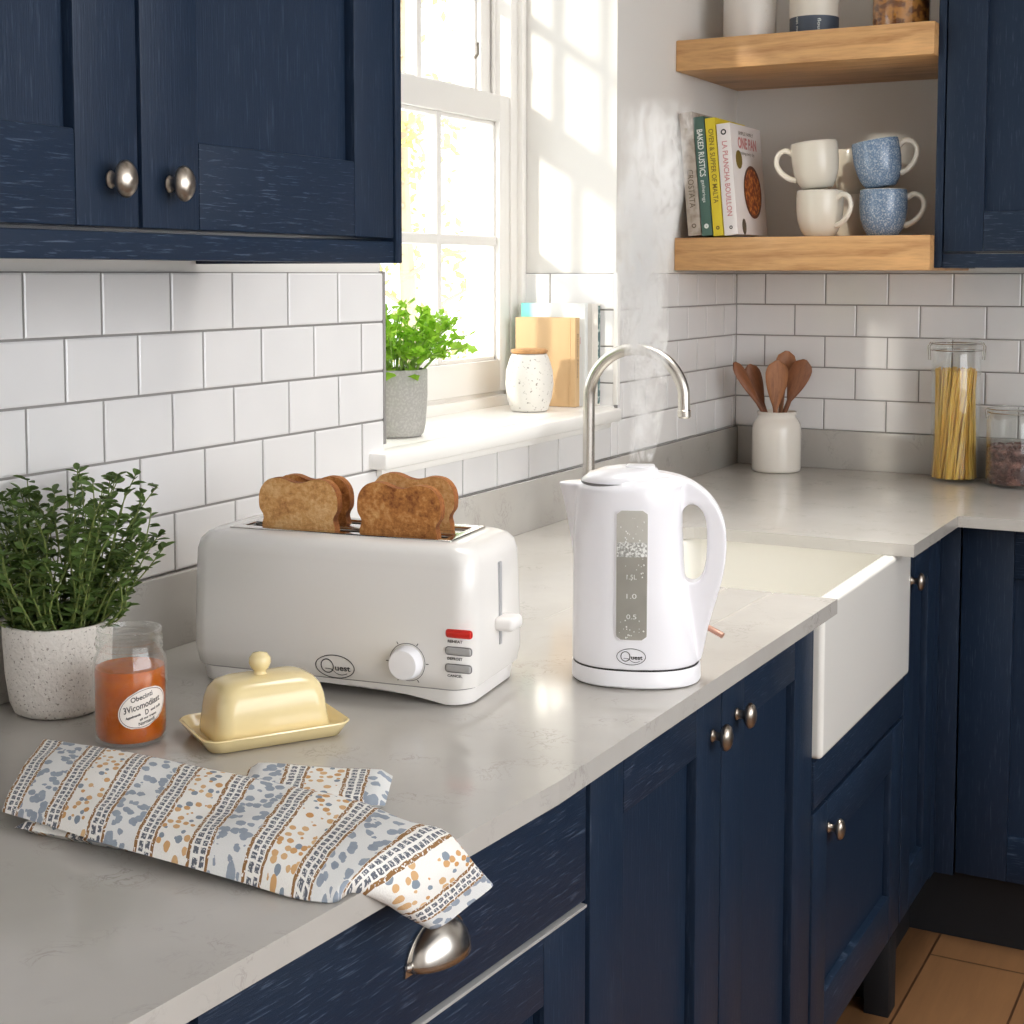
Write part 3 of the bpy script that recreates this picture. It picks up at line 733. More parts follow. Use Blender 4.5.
# ------------------------------------------------------------------ upper shelf jars
US = 1.8925
T = thing('storage_jar', 'tall plain white ceramic jar, leftmost on the upper shelf', 'jar', (-1.152, 3.32, US))
B().lathe([(.053, 0), (.058, .004), (.060, .012), (.060, .15), (.056, .165), (.048, .172)], 44).build('body', M_WHITEJ, T)
B().lathe([(.050, .1725), (.052, .176), (.052, .188), (.046, .194), (.014, .196), (.013, .206), (.0001, .209)], 36, cap1=False).build('lid', M_LIDWOOD, T)
b = B()
for k in range(10): b.sphere((.0597 * math.cos(-.55), .0597 * math.sin(-.55), .02 + .013 * k), .0022, 8)
b.build('raised_dots', M_WHITEJ, T)
T = thing('canister', 'pale canister with a dark slate band round its lower half on the upper shelf', 'canister', (-.995, 3.30, US))
b = B(); b.mi = 0; b.lathe([(.050, 0), (.0535, .003), (.0542, .046)], 44, cap1=False); b.mi = 1; b.lathe([(.0542, .046), (.0545, .048), (.0545, .13), (.050, .138)], 44, cap0=False)
b.build('body', [M_CANBAND, M_CANTOP], T)
B().lathe([(.050, .1382), (.052, .141), (.052, .158), (.0001, .160)], 36, cap1=False).build('lid', M_LIDWOOD, T)
for an, ss in ((-115, 'oat meal'), (-62, 'flour')):
    a = math.radians(an)
    text_part('side_lettering', T, ss, .011, lambda x, y, a=a: Vector((.0547 * math.cos(a + y / .0545), .0547 * math.sin(a + y / .0545), .024 - x)), M_WHITEP, .042 if an < -90 else .03)
T = thing('granola_jar', 'clear glass jar of golden granola at the right end of the upper shelf', 'jar', (-.800, 3.29, US)); T.scale = (1.1, 1.1, 1.1)
b = B().lathe([(.0001, .001), (.0535, .001), (.0565, .006), (.0565, .16), (.050, .175), (.049, .185), (.0475, .185), (.0485, .174), (.055, .159), (.055, .008), (.0001, .006)], 44, cap0=False, cap1=False)
b.build('glass', M_JARG, T)
gb = B().lathe([(.052, .0075), (.0538, .010), (.0538, .135), (.04, .142), (.0001, .146)], 48, cap1=False)
rnd = random.Random(5)
for v in gb.bm.verts:
    k = mnoise.noise(v.co * 120) * .0
for k in range(190):
    a = rnd.uniform(-PI, 0) if rnd.random() < .8 else rnd.uniform(0, PI); z = rnd.uniform(.01, .14); r = .0512
    gb.sphere((r * math.cos(a), r * math.sin(a), z), rnd.uniform(.0028, .0036), 6, (1, 1, .8))
gb.build('granola', M_GRAN, T)['kind'] = 'stuff'
B().lathe([(.051, .1855), (.053, .188), (.053, .198), (.0001, .20)], 36, cap1=False).build('lid', M_STEEL, T)

# ------------------------------------------------------------------ utensil crock
CK = (-1.118, 3.452, ZW)
T = thing('utensil_crock', 'cream glazed crock holding wooden spoons in the worktop corner', 'crock', CK)
b = B().lathe([(.0001, .0005), (.054, .0005), (.0575, .003), (.0585, .008), (.0585, .100), (.056, .115), (.050, .126), (.0455, .131), (.0455, .137), (.0475, .1395), (.0475, .143), (.0455, .1445), (.0435, .143), (.0425, .135), (.046, .124), (.053, .110), (.055, .10), (.055, .008), (.0001, .005)], 52, cap0=False, cap1=False)
b.build('body', M_CROCK, T, ang=50)
def spoon(label, foot, tip, head, wid, m, rz=0, flat=.3, tipw=.6, cat='spoon'):
    """foot/tip local to crock; head = length of the blade"""
    f = Vector(foot); q = Vector(tip); L = (q - f).length; d = (q - f).normalized()
    n = 26; pts = []; rr = []; b = B()
    rings = []
    for i in range(n + 1):
        u = L * i / n
        hx = (u - (L - head)) / head
        if hx < 0: wd, tk = .0058, .0050
        else:
            wd = .0058 + (wid - .0058) * math.sin(min(1, hx * 1.35) * PI / 2)
            if hx > .72: wd *= math.sqrt(max(0.02, 1 - ((hx - .72) / .285) ** 2))
            tk = .0045
        rings.append([(wd * math.cos(2 * PI * k / 14), tk * math.sin(2 * PI * k / 14), u) for k in range(14)])
    b.loft(rings)
    o = b.build('wooden_spoon', m, ang=60); o.location = Vector(CK) + f
    xv = Vector((.883, .469, 0)); xv = (xv - d * xv.dot(d)).normalized(); yv = d.cross(xv)
    o.rotation_euler = (Matrix((xv, yv, d)).transposed() @ Matrix.Rotation(rz, 3, 'Z')).to_euler()
    tag(o, label, cat, 'wooden utensils in the crock'); return o
# camera-right direction is about (0.88, 0.47)
R2 = Vector((.883, .469, 0))
def cr(a, dpt, z): return R2 * a + Vector((-.469, .883, 0)) * dpt + Vector((0, 0, z))
spoon('slim wooden spatula leaning furthest left in the crock', cr(.044, -.010, .012), cr(-.105, -.010, .262), .11, .018, M_SPOON2, rz=math.radians(35))
spoon('dark wooden spoon leaning left, second from the left in the crock', cr(.022, .020, .012), cr(-.066, .018, .255), .10, .024, M_SPOON2, rz=math.radians(20))
spoon('broad wooden spoon standing upright at the front of the crock', cr(-.012, -.026, .012), cr(-.006, -.034, .268), .115, .029, M_SPOON, rz=math.radians(12))
spoon('wooden spoon standing behind the broad one in the crock', cr(.004, .038, .012), cr(.030, .040, .287), .095, .026, M_SPOON, rz=math.radians(12))
spoon('dark wooden spoon leaning right, rightmost in the crock', cr(-.030, .004, .012), cr(.066, -.004, .268), .105, .026, M_SPOON2, rz=math.radians(-15))

# ------------------------------------------------------------------ glass storage jars on the worktop
def clip_jar(T, R, h, neck):
    prof = [(.0001, .001), (R - .006, .001), (R - .001, .005), (R, .012), (R, h * .80), (R - .004, h * .86), (neck, h * .89), (neck, h * .905), (neck + .003, h * .91), (neck + .003, h * .925), (neck - .002, h * .925), (neck - .003, h * .885), (R - .006, h * .855), (R - .002, h * .79), (R - .002, .014), (R - .008, .006), (.0001, .005)]
    B().lathe(prof, 56, cap0=False, cap1=False).build('glass', M_JARG, T, ang=50)
    lid = B().lathe([(neck + .003, h * .932), (neck + .0045, h * .937), (neck + .0045, h * .958), (neck, h * .97), (neck * .5, h * .985), (.0001, h * .99)], 52, cap0=True, cap1=False).build('lid', M_JARG, T, ang=50)
    b = B(); zr = h * .905
    b.tube([((neck + .0045) * math.cos(2 * PI * k / 40), (neck + .0045) * math.sin(2 * PI * k / 40), zr) for k in range(41)], .0014, 6)
    b.tube([((neck + .0055) * math.cos(2 * PI * k / 40), (neck + .0055) * math.sin(2 * PI * k / 40), h * .95) for k in range(41)], .0012, 6)
    for s_ in (math.radians(28), math.radians(208)):
        cx, cy = (neck + .006) * math.cos(s_), (neck + .006) * math.sin(s_); tx, ty = -math.sin(s_) * .008, math.cos(s_) * .008
        b.tube([(cx + tx, cy + ty, h * .96), (cx * 1.1 + tx, cy * 1.1 + ty, h * .93), (cx * 1.06 + tx, cy * 1.06 + ty, h * .84), (cx * 1.06 - tx, cy * 1.06 - ty, h * .84), (cx * 1.1 - tx, cy * 1.1 - ty, h * .93), (cx - tx, cy - ty, h * .96)], .0013, 6)
    b.build('wire_clip', M_STEEL, T)
T = thing('pasta_jar', 'tall clip-top glass jar full of spaghetti on the back worktop', 'jar', (-.706, 3.487, ZW))
clip_jar(T, .0555, .330, .052)
rnd = random.Random(2)
b = B()
for k in range(210):
    r = .050 * math.sqrt(rnd.uniform(.25, 1)); a = rnd.uniform(0, 2 * PI); tw = rnd.uniform(-.25, .55) + .35
    rt = .046 * math.sqrt(rnd.uniform(.2, 1))
    b.mi = 0 if rnd.random() < .6 else 1
    p0 = Vector((r * math.cos(a), r * math.sin(a), .007)); p1 = Vector((rt * math.cos(a + tw), rt * math.sin(a + tw), .255 + rnd.uniform(-.006, .004)))
    b.tube([p0, p0.lerp(p1, .5), p1], .0021, 6)
b.build('spaghetti', [M_PASTA, M_PASTA2], T, ang=60)['kind'] = 'stuff'
T = thing('coffee_jar', 'short clip-top glass jar half full of dark beans beside the spaghetti jar', 'jar', (-.565, 3.452, ZW))
clip_jar(T, .0645, .182, .056)
b = B().lathe([(.058, .0075), (.0602, .012), (.0602, .084), (.05, .089), (.0001, .093)], 44, cap1=False)
for k in range(560):
    a = rnd.uniform(0, 2 * PI)
    if rnd.random() < .75: r, z = .0592, rnd.uniform(.010, .089)
    else: r, z = .058 * math.sqrt(rnd.random()), .090
    g0 = len(b.bm.verts); b.sphere((r * math.cos(a), r * math.sin(a), z), rnd.uniform(.0036, .0046), 6, (rnd.uniform(.8, 1), rnd.uniform(.8, 1), rnd.uniform(.65, 1)))
b.build('beans', M_BEAN, T, ang=60)['kind'] = 'stuff'

# ------------------------------------------------------------------ window sill things
SL = 1.0985
WP = (-1.358, 2.130, SL)
T = thing('potted_herb', 'bright green leafy herb in a grey concrete pot on the window sill', 'plant', WP)
B().lathe([(.0001, .0005), (.043, .0005), (.048, .006), (.051, .02), (.0545, .07), (.0545, .112), (.0535, .1135), (.0495, .1135), (.0485, .10), (.0001, .098)], 44, cap0=False, cap1=False).build('pot', M_CONC, T, ang=50)
B().lathe([(.0484, .101), (.03, .104), (.0001, .105)], 30, cap1=False).build('soil', M_SOIL, T)
rnd = random.Random(12); b = B()
def leaflet(b, p, d, nrm, L, wd, mi):
    """five-lobed flat leaf with a slight fold"""
    b.mi = mi; d = d.normalized(); s_ = d.cross(nrm).normalized(); n = s_.cross(d)
    shape = [(0, 0), (.25, .30), (.22, .62), (.48, .52), (.62, .78), (.75, .42), (1.0, .0)]
    up = [p + d * L * x + s_ * wd * y + n * (-abs(y) * .25 * wd) for x, y in shape]
    dn_ = [p + d * L * x - s_ * wd * y + n * (-abs(y) * .25 * wd) for x, y in shape[1:-1]]
    mid = b.bm.verts.new(p + d * L * .55); vs = [b.bm.verts.new(q) for q in up + list(reversed(dn_))]
    fs = [b.bm.faces.new((mid, vs[i], vs[(i + 1) % len(vs)])) for i in range(len(vs))]
    b._tag(fs)
for k in range(120):
    a = rnd.uniform(0, 2 * PI); r0 = .042 * math.sqrt(rnd.random()); el = rnd.uniform(.35, 1.4); L = rnd.uniform(.04, .12)
    p0 = Vector((r0 * math.cos(a), r0 * math.sin(a), .10)); dr = Vector((math.cos(a) * math.cos(el), math.sin(a) * math.cos(el), math.sin(el)))
    p2 = p0 + dr * L + Vector((0, 0, .01)); p1 = p0.lerp(p2, .5) + Vector((0, 0, .015))
    b.mi = 1; b.tube(smoothpath([p0, p1, p2], 3), .0011, 4, cap=False)
    for j in range(8):
        q = p1.lerp(p2, rnd.uniform(.0, 1.05)) if j else p2
        d = (dr * .6 + Vector((rnd.gauss(0, .7), rnd.gauss(0, .7), rnd.gauss(0, .45)))).normalized()
        leaflet(b, q, d, Vector((rnd.gauss(0, .5), rnd.gauss(0, .5), 1)).normalized(), rnd.uniform(.013, .023), rnd.uniform(.008, .013), 0)
for (dx, dy) in ((.2, -.55), (.5, -.2), (-.1, -.6)):
    leaflet(b, Vector((.046 * dx * 1.5, .046 * dy * 1.5, .125)), Vector((dx, dy, -.55)), Vector((dx, dy, .8)).normalized(), .04, .019, 0)
b.build('foliage', [M_PARS, M_PSTEM], T, ang=0, recalc=False)
T = thing('lidded_jar', 'speckled white stoneware jar with a wooden lid on the window sill', 'jar', (-1.372, 2.650, SL)); T.scale = (1.14, 1.14, 1.08)
B().lathe([(.0001, .0005), (.030, .0005), (.033, .003), (.0395, .025), (.0425, .05), (.041, .075), (.0355, .095), (.0325, .103), (.031, .106), (.0001, .107)], 44, cap0=False, cap1=False).build('body', M_STONEJAR, T, ang=50)
B().lathe([(.0305, .1072), (.0325, .109), (.0325, .113), (.030, .115), (.0001, .1155)], 36, cap1=False).build('lid', M_LIDWOOD, T)
def sillbook(label, x0, x1, y0, y1, h, cover, spine, rz=0):
    """book leaning flat against the reveal: cover faces -Y, spine faces +X"""
    T = thing('sill_book', label, 'book', (x0, y0, SL), rz, group='books standing on the window sill')
    w, th = x1 - x0, y1 - y0; b = B(); cv = .0022
    b.box(0, 0, 0, w, cv, h, .0009); b.box(0, th - cv, 0, w, th, h, .0009); b.box(w - cv, .0005, 0, w, th - .0005, h, .0009); b.box(w - .014, -.0012, .0005, w - .011, .001, h - .0005, .0004)
    b.build('cover', cover, T)
    B().box(.004, cv, .003, w - cv, th - cv, h - .003).build('pages', M_PAGES, T)
    if spine: B().box(w - .0003, .002, .004, w + .0006, th - .002, h - .004, .0002).build('spine_strip', spine, T)
    return T
SBR = math.radians(.8)
Tb = sillbook('plain beige book standing frontmost on the window sill behind the stoneware jar', -1.463, -1.325, 2.762, 2.784, .184, M_BEIGE, None, SBR)
text_part('spine_lettering', Tb, 'Kitchen Notes', .010, lambda x, y: Vector((.1388, .011 + y, .105 - x)), M_BROWNP, .09)
Tb = sillbook('tall pale book with a teal corner standing behind the beige book', -1.466, -1.318, 2.793, 2.808, .213, M_TEAL, None, SBR)
text_part('cover_mark', Tb, 'sol', .02, lambda x, y: Vector((.128 + x, -.0006, .135 + y)), M_PINK)
Tb = sillbook('dark teal patterned book against the window reveal, rearmost on the sill', -1.452, -1.300, 2.816, 2.831, .212, M_WHITEJ, M_DKSPINE, SBR)

# ------------------------------------------------------------------ thyme pot on the worktop
T = thing('potted_thyme', 'dark green thyme plant in a rough white pot at the left edge of the worktop', 'plant', (-1.180, 1.172, ZW))
B().lathe([(.0001, .0005), (.040, .0005), (.047, .004), (.0515, .015), (.0555, .045), (.0575, .085), (.0575, .098), (.0565, .0995), (.0535, .0995), (.0525, .085), (.0001, .083)], 52, cap0=False, cap1=False).build('pot', M_POT, T, ang=50)
sb = B().lathe([(.0523, .086), (.035, .089), (.0001, .090)], 30, cap1=False)
for k in range(120):
    a = rnd.uniform(0, 2 * PI); r = .05 * math.sqrt(rnd.random()); sb.sphere((r * math.cos(a), r * math.sin(a), .089), rnd.uniform(.001, .0025), 6)
sb.build('soil', M_SOIL, T)
rnd = random.Random(21); b = B()
def oval(b, p, d, nrm, L, wd):
    d = d.normalized(); s_ = d.cross(nrm).normalized(); n = s_.cross(d)
    sh = [(0, 0), (.25, .38), (.55, .5), (.82, .32), (1, 0)]
    mid = [b.bm.verts.new(p + d * L * x - n * wd * .0) for x, y in sh]
    up = [b.bm.verts.new(p + d * L * x + s_ * wd * y + n * wd * y * .45) for x, y in sh[1:-1]]
    dn_ = [b.bm.verts.new(p + d * L * x - s_ * wd * y + n * wd * y * .45) for x, y in sh[1:-1]]
    fs = []
    for side, fl in ((up, 0), (dn_, 1)):
        ch = [(mid[0], mid[1], side[0]), (mid[1], mid[2], side[1], side[0]), (mid[2], mid[3], side[2], side[1]), (mid[3], mid[4], side[2])]
        for q in ch: fs.append(b.bm.faces.new(q if fl == 0 else tuple(reversed(q))))
    b._tag(fs)
def clampwall(p):
    if p.x < -.062: p.x = -.062 + (p.x + .062) * .05
    return p
for k in range(104):
    a = rnd.uniform(0, 2 * PI); r0 = .047 * math.sqrt(rnd.random()); out = rnd.uniform(.2, 1.0); H_ = rnd.uniform(.07, .155)
    if k < 14: H_ = rnd.uniform(.14, .172); out = rnd.uniform(.2, .9)
    p0 = Vector((r0 * math.cos(a), r0 * math.sin(a), .086))
    p3 = clampwall(p0 + Vector((math.cos(a) * out * .080 + rnd.gauss(0, .008), math.sin(a) * out * .080 + rnd.gauss(0, .008), H_)))
    p1 = clampwall(p0.lerp(p3, .35) + Vector((rnd.gauss(0, .009), rnd.gauss(0, .009), -.005))); p2 = clampwall(p0.lerp(p3, .7) + Vector((rnd.gauss(0, .006), rnd.gauss(0, .006), .004)))
    pts = smoothpath([p0, p1, p2, p3], 4); b.mi = 1; b.tube(pts, [.0011 - .0005 * i / (len(pts) - 1) for i in range(len(pts))], 5, cap=False)
    b.mi = 0
    for i in range(2, len(pts)):
        for h_ in ((0, 1) if i < len(pts) - 1 else (0, 1, 2, 3)):
            if rnd.random() < .16: continue
            al = rnd.uniform(0, 2 * PI) + (PI / 2) * i + h_ * PI * (1 if i < len(pts) - 1 else .5)
            d = Vector((math.cos(al), math.sin(al), rnd.uniform(.0, .7)))
            oval(b, clampwall(pts[i].lerp(pts[i - 1], rnd.random() * .6)), d, Vector((rnd.gauss(0, .3), rnd.gauss(0, .3), 1)), rnd.uniform(.010, .018), rnd.uniform(.007, .011))
for k in range(26):
    a = rnd.uniform(0, 2 * PI); r0 = .035 * rnd.random(); p = Vector((r0 * math.cos(a), r0 * math.sin(a), rnd.uniform(.088, .12)))
    oval(b, p, Vector((math.cos(a), math.sin(a), rnd.uniform(.1, 1))), Vector((0, 0, 1)), rnd.uniform(.014, .022), rnd.uniform(.009, .012))
b.build('foliage', [M_THYME, M_STEM], T, ang=0, recalc=False)

# ------------------------------------------------------------------ marmalade jar
T = thing('marmalade_jar', 'open glass jar of orange marmalade with an oval paper label', 'jar', (-1.040, 1.130, ZW)); T.scale = (1.07, 1.07, 1.07)
R = .0345
prof = [(.0001, .001), (.029, .001), (.033, .003), (R, .009), (R, .072), (.0335, .080), (.0295, .087), (.0292, .0885), (.0312, .0895), (.0312, .092), (.0296, .093), (.0296, .0955), (.0312, .0965), (.0312, .099), (.0296, .100), (.0296, .103), (.0303, .105), (.0300, .107), (.0285, .107), (.028, .103), (.0275, .090), (.0318, .080), (.0330, .072), (.0330, .009), (.030, .004), (.0001, .004)]
B().lathe(prof, 60, cap0=False, cap1=False).build('glass', M_JARG, T, ang=40)
mb = B().lathe([(.0001, .0042), (.0295, .0042), (.0322, .008), (.0326, .012), (.0326, .068), (.0315, .0712), (.025, .0702), (.012, .0722), (.0001, .071)], 56, cap0=False, cap1=False)
mb.build('marmalade', M_MARM, T, ang=50)
LA = math.radians(-22)          # label faces towards camera right
rl = R + .0006
def jm(x, y, k=0):
    x2 = x * math.cos(.17) - y * math.sin(.17) * .6; y2 = y + x * .26
    a = math.radians(-27) + x2 / rl
    return Vector(((rl + k) * math.cos(a), (rl + k) * math.sin(a), .0385 + y2))
lb = B(); n = 40; rows = 12; grid = []
for j in range(rows + 1):
    y = -.0182 + .0364 * j / rows; hw = .0245 * math.sqrt(max(.0001, 1 - (y / .0183) ** 2))
    grid.append([lb.bm.verts.new(jm(-hw + 2 * hw * i / 16, y)) for i in range(17)])
for j in range(rows):
    for i in range(16): lb.bm.faces.new((grid[j][i], grid[j][i + 1], grid[j + 1][i + 1], grid[j + 1][i]))
lab = lb.build('label', M_PAPER, T, ang=60)
ring2d(.0232, .0170, .0005, lambda x, y: jm(x, y, .0003), 60).build('label_border', M_STEWRIM, lab, ang=0)
for s_, sz, yy, wd, xo in (('Obecinti', .0065, .0108, .021, -.001), ('3Vicomodiast', .0085, .0030, .036, -.001), ('Appelmanda', .0034, -.0042, .014, -.011), ('D', .0068, -.0045, .0034, .002), ('and cult', .0034, -.0042, .011, .0115), ('all our treats', .003, -.0092, .017, .003), ('Normandi', .0046, -.0131, .016, .001)):
    text_part('label_lettering', lab, s_, sz, lambda x, y, yy=yy, xo=xo: jm(x + xo, y + yy, .0003), M_BLACKP, wd, .0001)

# ------------------------------------------------------------------ butter dish
T = thing('butter_dish', 'cream ceramic butter dish with a domed knob lid in front of the toaster', 'dish', (-.930, 1.206, ZW), math.radians(57))
b = B(); hx, hy = .078, .054
def rr3(hx, hy, r, z): return [(x, y, z) for x, y in rrect(hx, hy, r, 6)]
b.loft([rr3(hx - .014, hy - .014, .012, .0005), rr3(hx - .009, hy - .009, .014, .002), rr3(hx - .002, hy - .002, .018, .0125), rr3(hx, hy, .019, .0155), rr3(hx - .0015, hy - .0015, .018, .0165), rr3(hx - .004, hy - .004, .017, .0150), rr3(hx - .010, hy - .010, .012, .0065), rr3(hx - .012, hy - .012, .010, .0058)])
b.build('dish', M_BUTTER, T, ang=40)
b = B(); lx, ly = .0600, .0385
b.loft([rr3(lx, ly, .016, .0062), rr3(lx + .0003, ly + .0003, .016, .012), rr3(lx - .003, ly - .003, .017, .042), rr3(lx - .006, ly - .005, .018, .052), rr3(lx - .012, ly - .011, .017, .0595), rr3(lx - .022, ly - .021, .012, .0635), rr3(lx - .035, ly - .031, .005, .0645)])
lid = b.build('lid', M_BUTTER, T, ang=60)
B().lathe([(.0085, .063), (.0062, .066), (.0062, .068), (.0090, .0705), (.0112, .0755), (.0108, .081), (.0075, .0855), (.0001, .0872)], 32, (-.004, 0, 0), cap1=False).build('lid_knob', M_BUTTER, lid, ang=70)

# ------------------------------------------------------------------ toaster (local: x along the front, -y towards the camera)
TA = math.radians(7.5)
tdir = Vector((math.cos(TA), math.sin(TA), 0)); tn = Vector((-math.sin(TA), math.cos(TA), 0))
TL, TD, TH = .350, .172, .180
t0 = Vector((-1.118, 1.345, ZW)) + tdir * .160 + tn * (TD / 2 - .015)
T = thing('toaster', 'long white four-slice toaster with slices of toast standing in it', 'toaster', t0, TA); T.scale = (1, 1, .99)
def oct_ring(hx, hy, ch, r, z, n=3):
    """rectangle with chamfered, rounded corners"""
    pts = [(hx, -hy + ch), (hx, hy - ch), (hx - ch, hy), (-hx + ch, hy), (-hx, hy - ch), (-hx, -hy + ch), (-hx + ch, -hy), (hx - ch, -hy)]
    out = []
    for i, p in enumerate(pts):
        a = Vector(pts[i - 1]); q = Vector(p); c_ = Vector(pts[(i + 1) % 8])
        d1, d2 = (a - q), (c_ - q); l1 = min(r, d1.length * .45); l2 = min(r, d2.length * .45)
        s0, s1 = q + d1.normalized() * l1, q + d2.normalized() * l2
        for k in range(n + 1):
            u = k / n; out.append(((s0 * (1 - u) ** 2 + q * 2 * u * (1 - u) + s1 * u * u).x, (s0 * (1 - u) ** 2 + q * 2 * u * (1 - u) + s1 * u * u).y, z))
    return out
hx, hy = TL / 2 + .003, TD / 2
b = B()
b.loft([oct_ring(hx - .006, hy - .006, .016, .008, .020), oct_ring(hx - .003, hy - .004, .016, .008, .0215), oct_ring(hx, hy, .016, .009, .040), oct_ring(hx - .0003, hy - .001, .015, .009, .070), oct_ring(hx - .001, hy - .004, .014, .010, .120), oct_ring(hx - .002, hy - .0060, .014, .010, .155), oct_ring(hx - .005, hy - .0090, .014, .010, .167), oct_ring(hx - .010, hy - .0145, .015, .011, .1740), oct_ring(hx - .017, hy - .0215, .016, .012, .1775), oct_ring(hx - .027, hy - .031, .015, .012, .1785)])
body = b.build('body', M_TOASTER, T, ang=60)
b = B()      # arched plinth under the body
def foot_ring(off, z): return oct_ring(hx - off, hy - off, .016, .010, z)
R0 = foot_ring(.010, .0198)
def archz(x): 
    u = abs(x) / hx
    return .002 + .0105 * (1 - min(1, u / .80) ** 3) if u < .80 else .002
R1 = [(x * .98, y * .97, archz(x)) for x, y, z in foot_ring(.012, 0)]
# subdivide long sides so that the arch shows
def dens(ring):
    out = []
    for i, p in enumerate(ring):
        q = ring[(i + 1) % len(ring)]; m_ = max(1, int((Vector(q) - Vector(p)).length / .02))
        for k in range(m_): out.append(tuple(Vector(p).lerp(Vector(q), k / m_)))
    return out
D0 = dens(foot_ring(.007, .0198)); D1 = [(x * .985, y * .97, archz(x)) for x, y, z in D0]
b.loft([D0, D1]); b.build('plinth', M_TOASTER2, T, ang=40)
b = B().loft([foot_ring(.0065, .0192), foot_ring(.0065, .0206)]); b.build('seam', M_GREYP, T)
for sx in (-1, 1):
    for sy in (-1, 1):
        B().lathe([(.007, 0), (.008, .001), (.008, .0045)], 16, (sx * (hx - .045), sy * (hy - .032), 0)).build('foot', M_TOASTER2, T)
# chrome slot plate
pl = B(); PX, PYH = hx - .038, .052
slots = [(-.0255, .028 / 2), (.0255, .028 / 2)]
PXc = .0
plate = B().box(-PX, -PYH, .1770, PX, PYH, .1805, 0).build('slot_plate', M_CHROME, T)
cut = [B().box(-PX + .012, yc - hw, .150, PX - .012, yc + hw, .20).build('cutter', M_CHROME, T) for yc, hw in slots]
bcut = [B().box(-PX + .012, yc - hw - .0003, .060, PX - .012, yc + hw + .0003, .20).build('cutter', M_CHROME, T) for yc, hw in slots]
bpy.context.view_layer.update(); boolean_cut(plate, cut); boolean_cut(body, bcut)
body.data.shade_smooth(); body.data.set_sharp_from_angle(angle=math.radians(50))
md = plate.modifiers.new('bevel', 'BEVEL'); md.width = .0012; md.segments = 2; md.limit_method = 'ANGLE'
for yc, hw in slots:
    b = B()
    x0, x1 = -PX + .0125, PX - .0125; y0_, y1_ = yc - hw + .0004, yc + hw - .0004; z0_, z1_ = .062, .1765
    b.quad((x0, y0_, z0_), (x1, y0_, z0_), (x1, y1_, z0_), (x0, y1_, z0_)); b.quad((x0, y0_, z0_), (x1, y0_, z0_), (x1, y0_, z1_), (x0, y0_, z1_)); b.quad((x0, y1_, z0_), (x0, y1_, z1_), (x1, y1_, z1_), (x1, y1_, z0_))
    b.quad((x0, y0_, z0_), (x0, y0_, z1_), (x0, y1_, z1_), (x0, y1_, z0_)); b.quad((x1, y0_, z0_), (x1, y1_, z0_), (x1, y1_, z1_), (x1, y0_, z1_))
    for s_ in (-1, 1):
        b.tube([(x0, yc + s_ * .0108, .165), (x1, yc + s_ * .0108, .165)], .0008, 6)
    b.build('slot_liner', M_DARKMET, T, ang=0, recalc=False)
# end groove + lever on the right end
b = B().box(hx - .0125, -.0035, .055, hx + .0012, .0035, .150, .001); b.xf(Matrix.Identity(4)); b.build('lever_slot', M_RECESS, T)
b = B(); b.box(hx - .003, -.017, .073, hx + .022, .017, .089, .006, 4); b.box(hx - .008, -.003, .074, hx + .002, .003, .088, .001)
b.build('lever', M_TOASTER2, T, ang=50)
# front face mapping: point on the front surface at height z
def fy(z):
    tbl = [(.02, hy - .0045), (.0215, hy - .004), (.04, hy), (.07, hy - .001), (.12, hy - .004), (.155, hy - .0060)]
    for (a, p), (c_, q) in zip(tbl[:-1], tbl[1:]):
        if z <= c_: return -(p + (q - p) * (z - a) / (c_ - a))
    return -tbl[-1][1]
def front(x0, z0, k=.0008): return lambda x, y: Vector((x0 + x, fy(z0 + y) - k, z0 + y))
XO = -TL / 2
dial = B(); 
dial.lathe([(.0001, 0), (.0185, 0), (.0185, .004), (.0172, .013), (.0160, .0145), (.0001, .015)], 40, cap0=False, cap1=False)
do = dial.build('dial', M_PLASTIC2, T, ang=40, loc=(XO + .277, fy(.047) + .0005, .048), rot=(PI / 2, 0, 0))
b = ring2d(.0215, .0215, .0006, front(XO + .277, .048), 60)
for k in range(6):
    a = math.radians(60 * k + 30 - 30); m_ = front(XO + .277, .048)
    c0, s0 = math.cos(a), math.sin(a); px_, py_ = -s0 * .0005, c0 * .0005
    b.quad(m_(c0 * .0222 + px_, s0 * .0222 + py_), m_(c0 * .0222 - px_, s0 * .0222 - py_), m_(c0 * .0255 - px_, s0 * .0255 - py_), m_(c0 * .0255 + px_, s0 * .0255 + py_))
b.build('dial_scale', M_BLACKP, T, ang=0)
for z, m_, nm, tx in ((.0845, M_RED, 'red_button', 'REHEAT'), (.0655, M_GREYBTN, 'button', 'DEFROST'), (.0465, M_GREYBTN, 'button', 'CANCEL')):
    b = B().box(-.0148, -.0026, -.0040, .0148, .003, .0040, .0024, 4)
    o = b.build(nm, m_, T, ang=40, loc=(XO + .3375, fy(z), z))
    B().prism(rrect(.0156, .0048, .0035, 4), -.0006, .001, 'y').build('button_surround', M_GREYP if m_ is M_GREYBTN else M_RED, o)
    text_part('button_lettering', T, tx, .0040, front(XO + .3335, z - .0086), M_BLACKP, .0175, .00012)
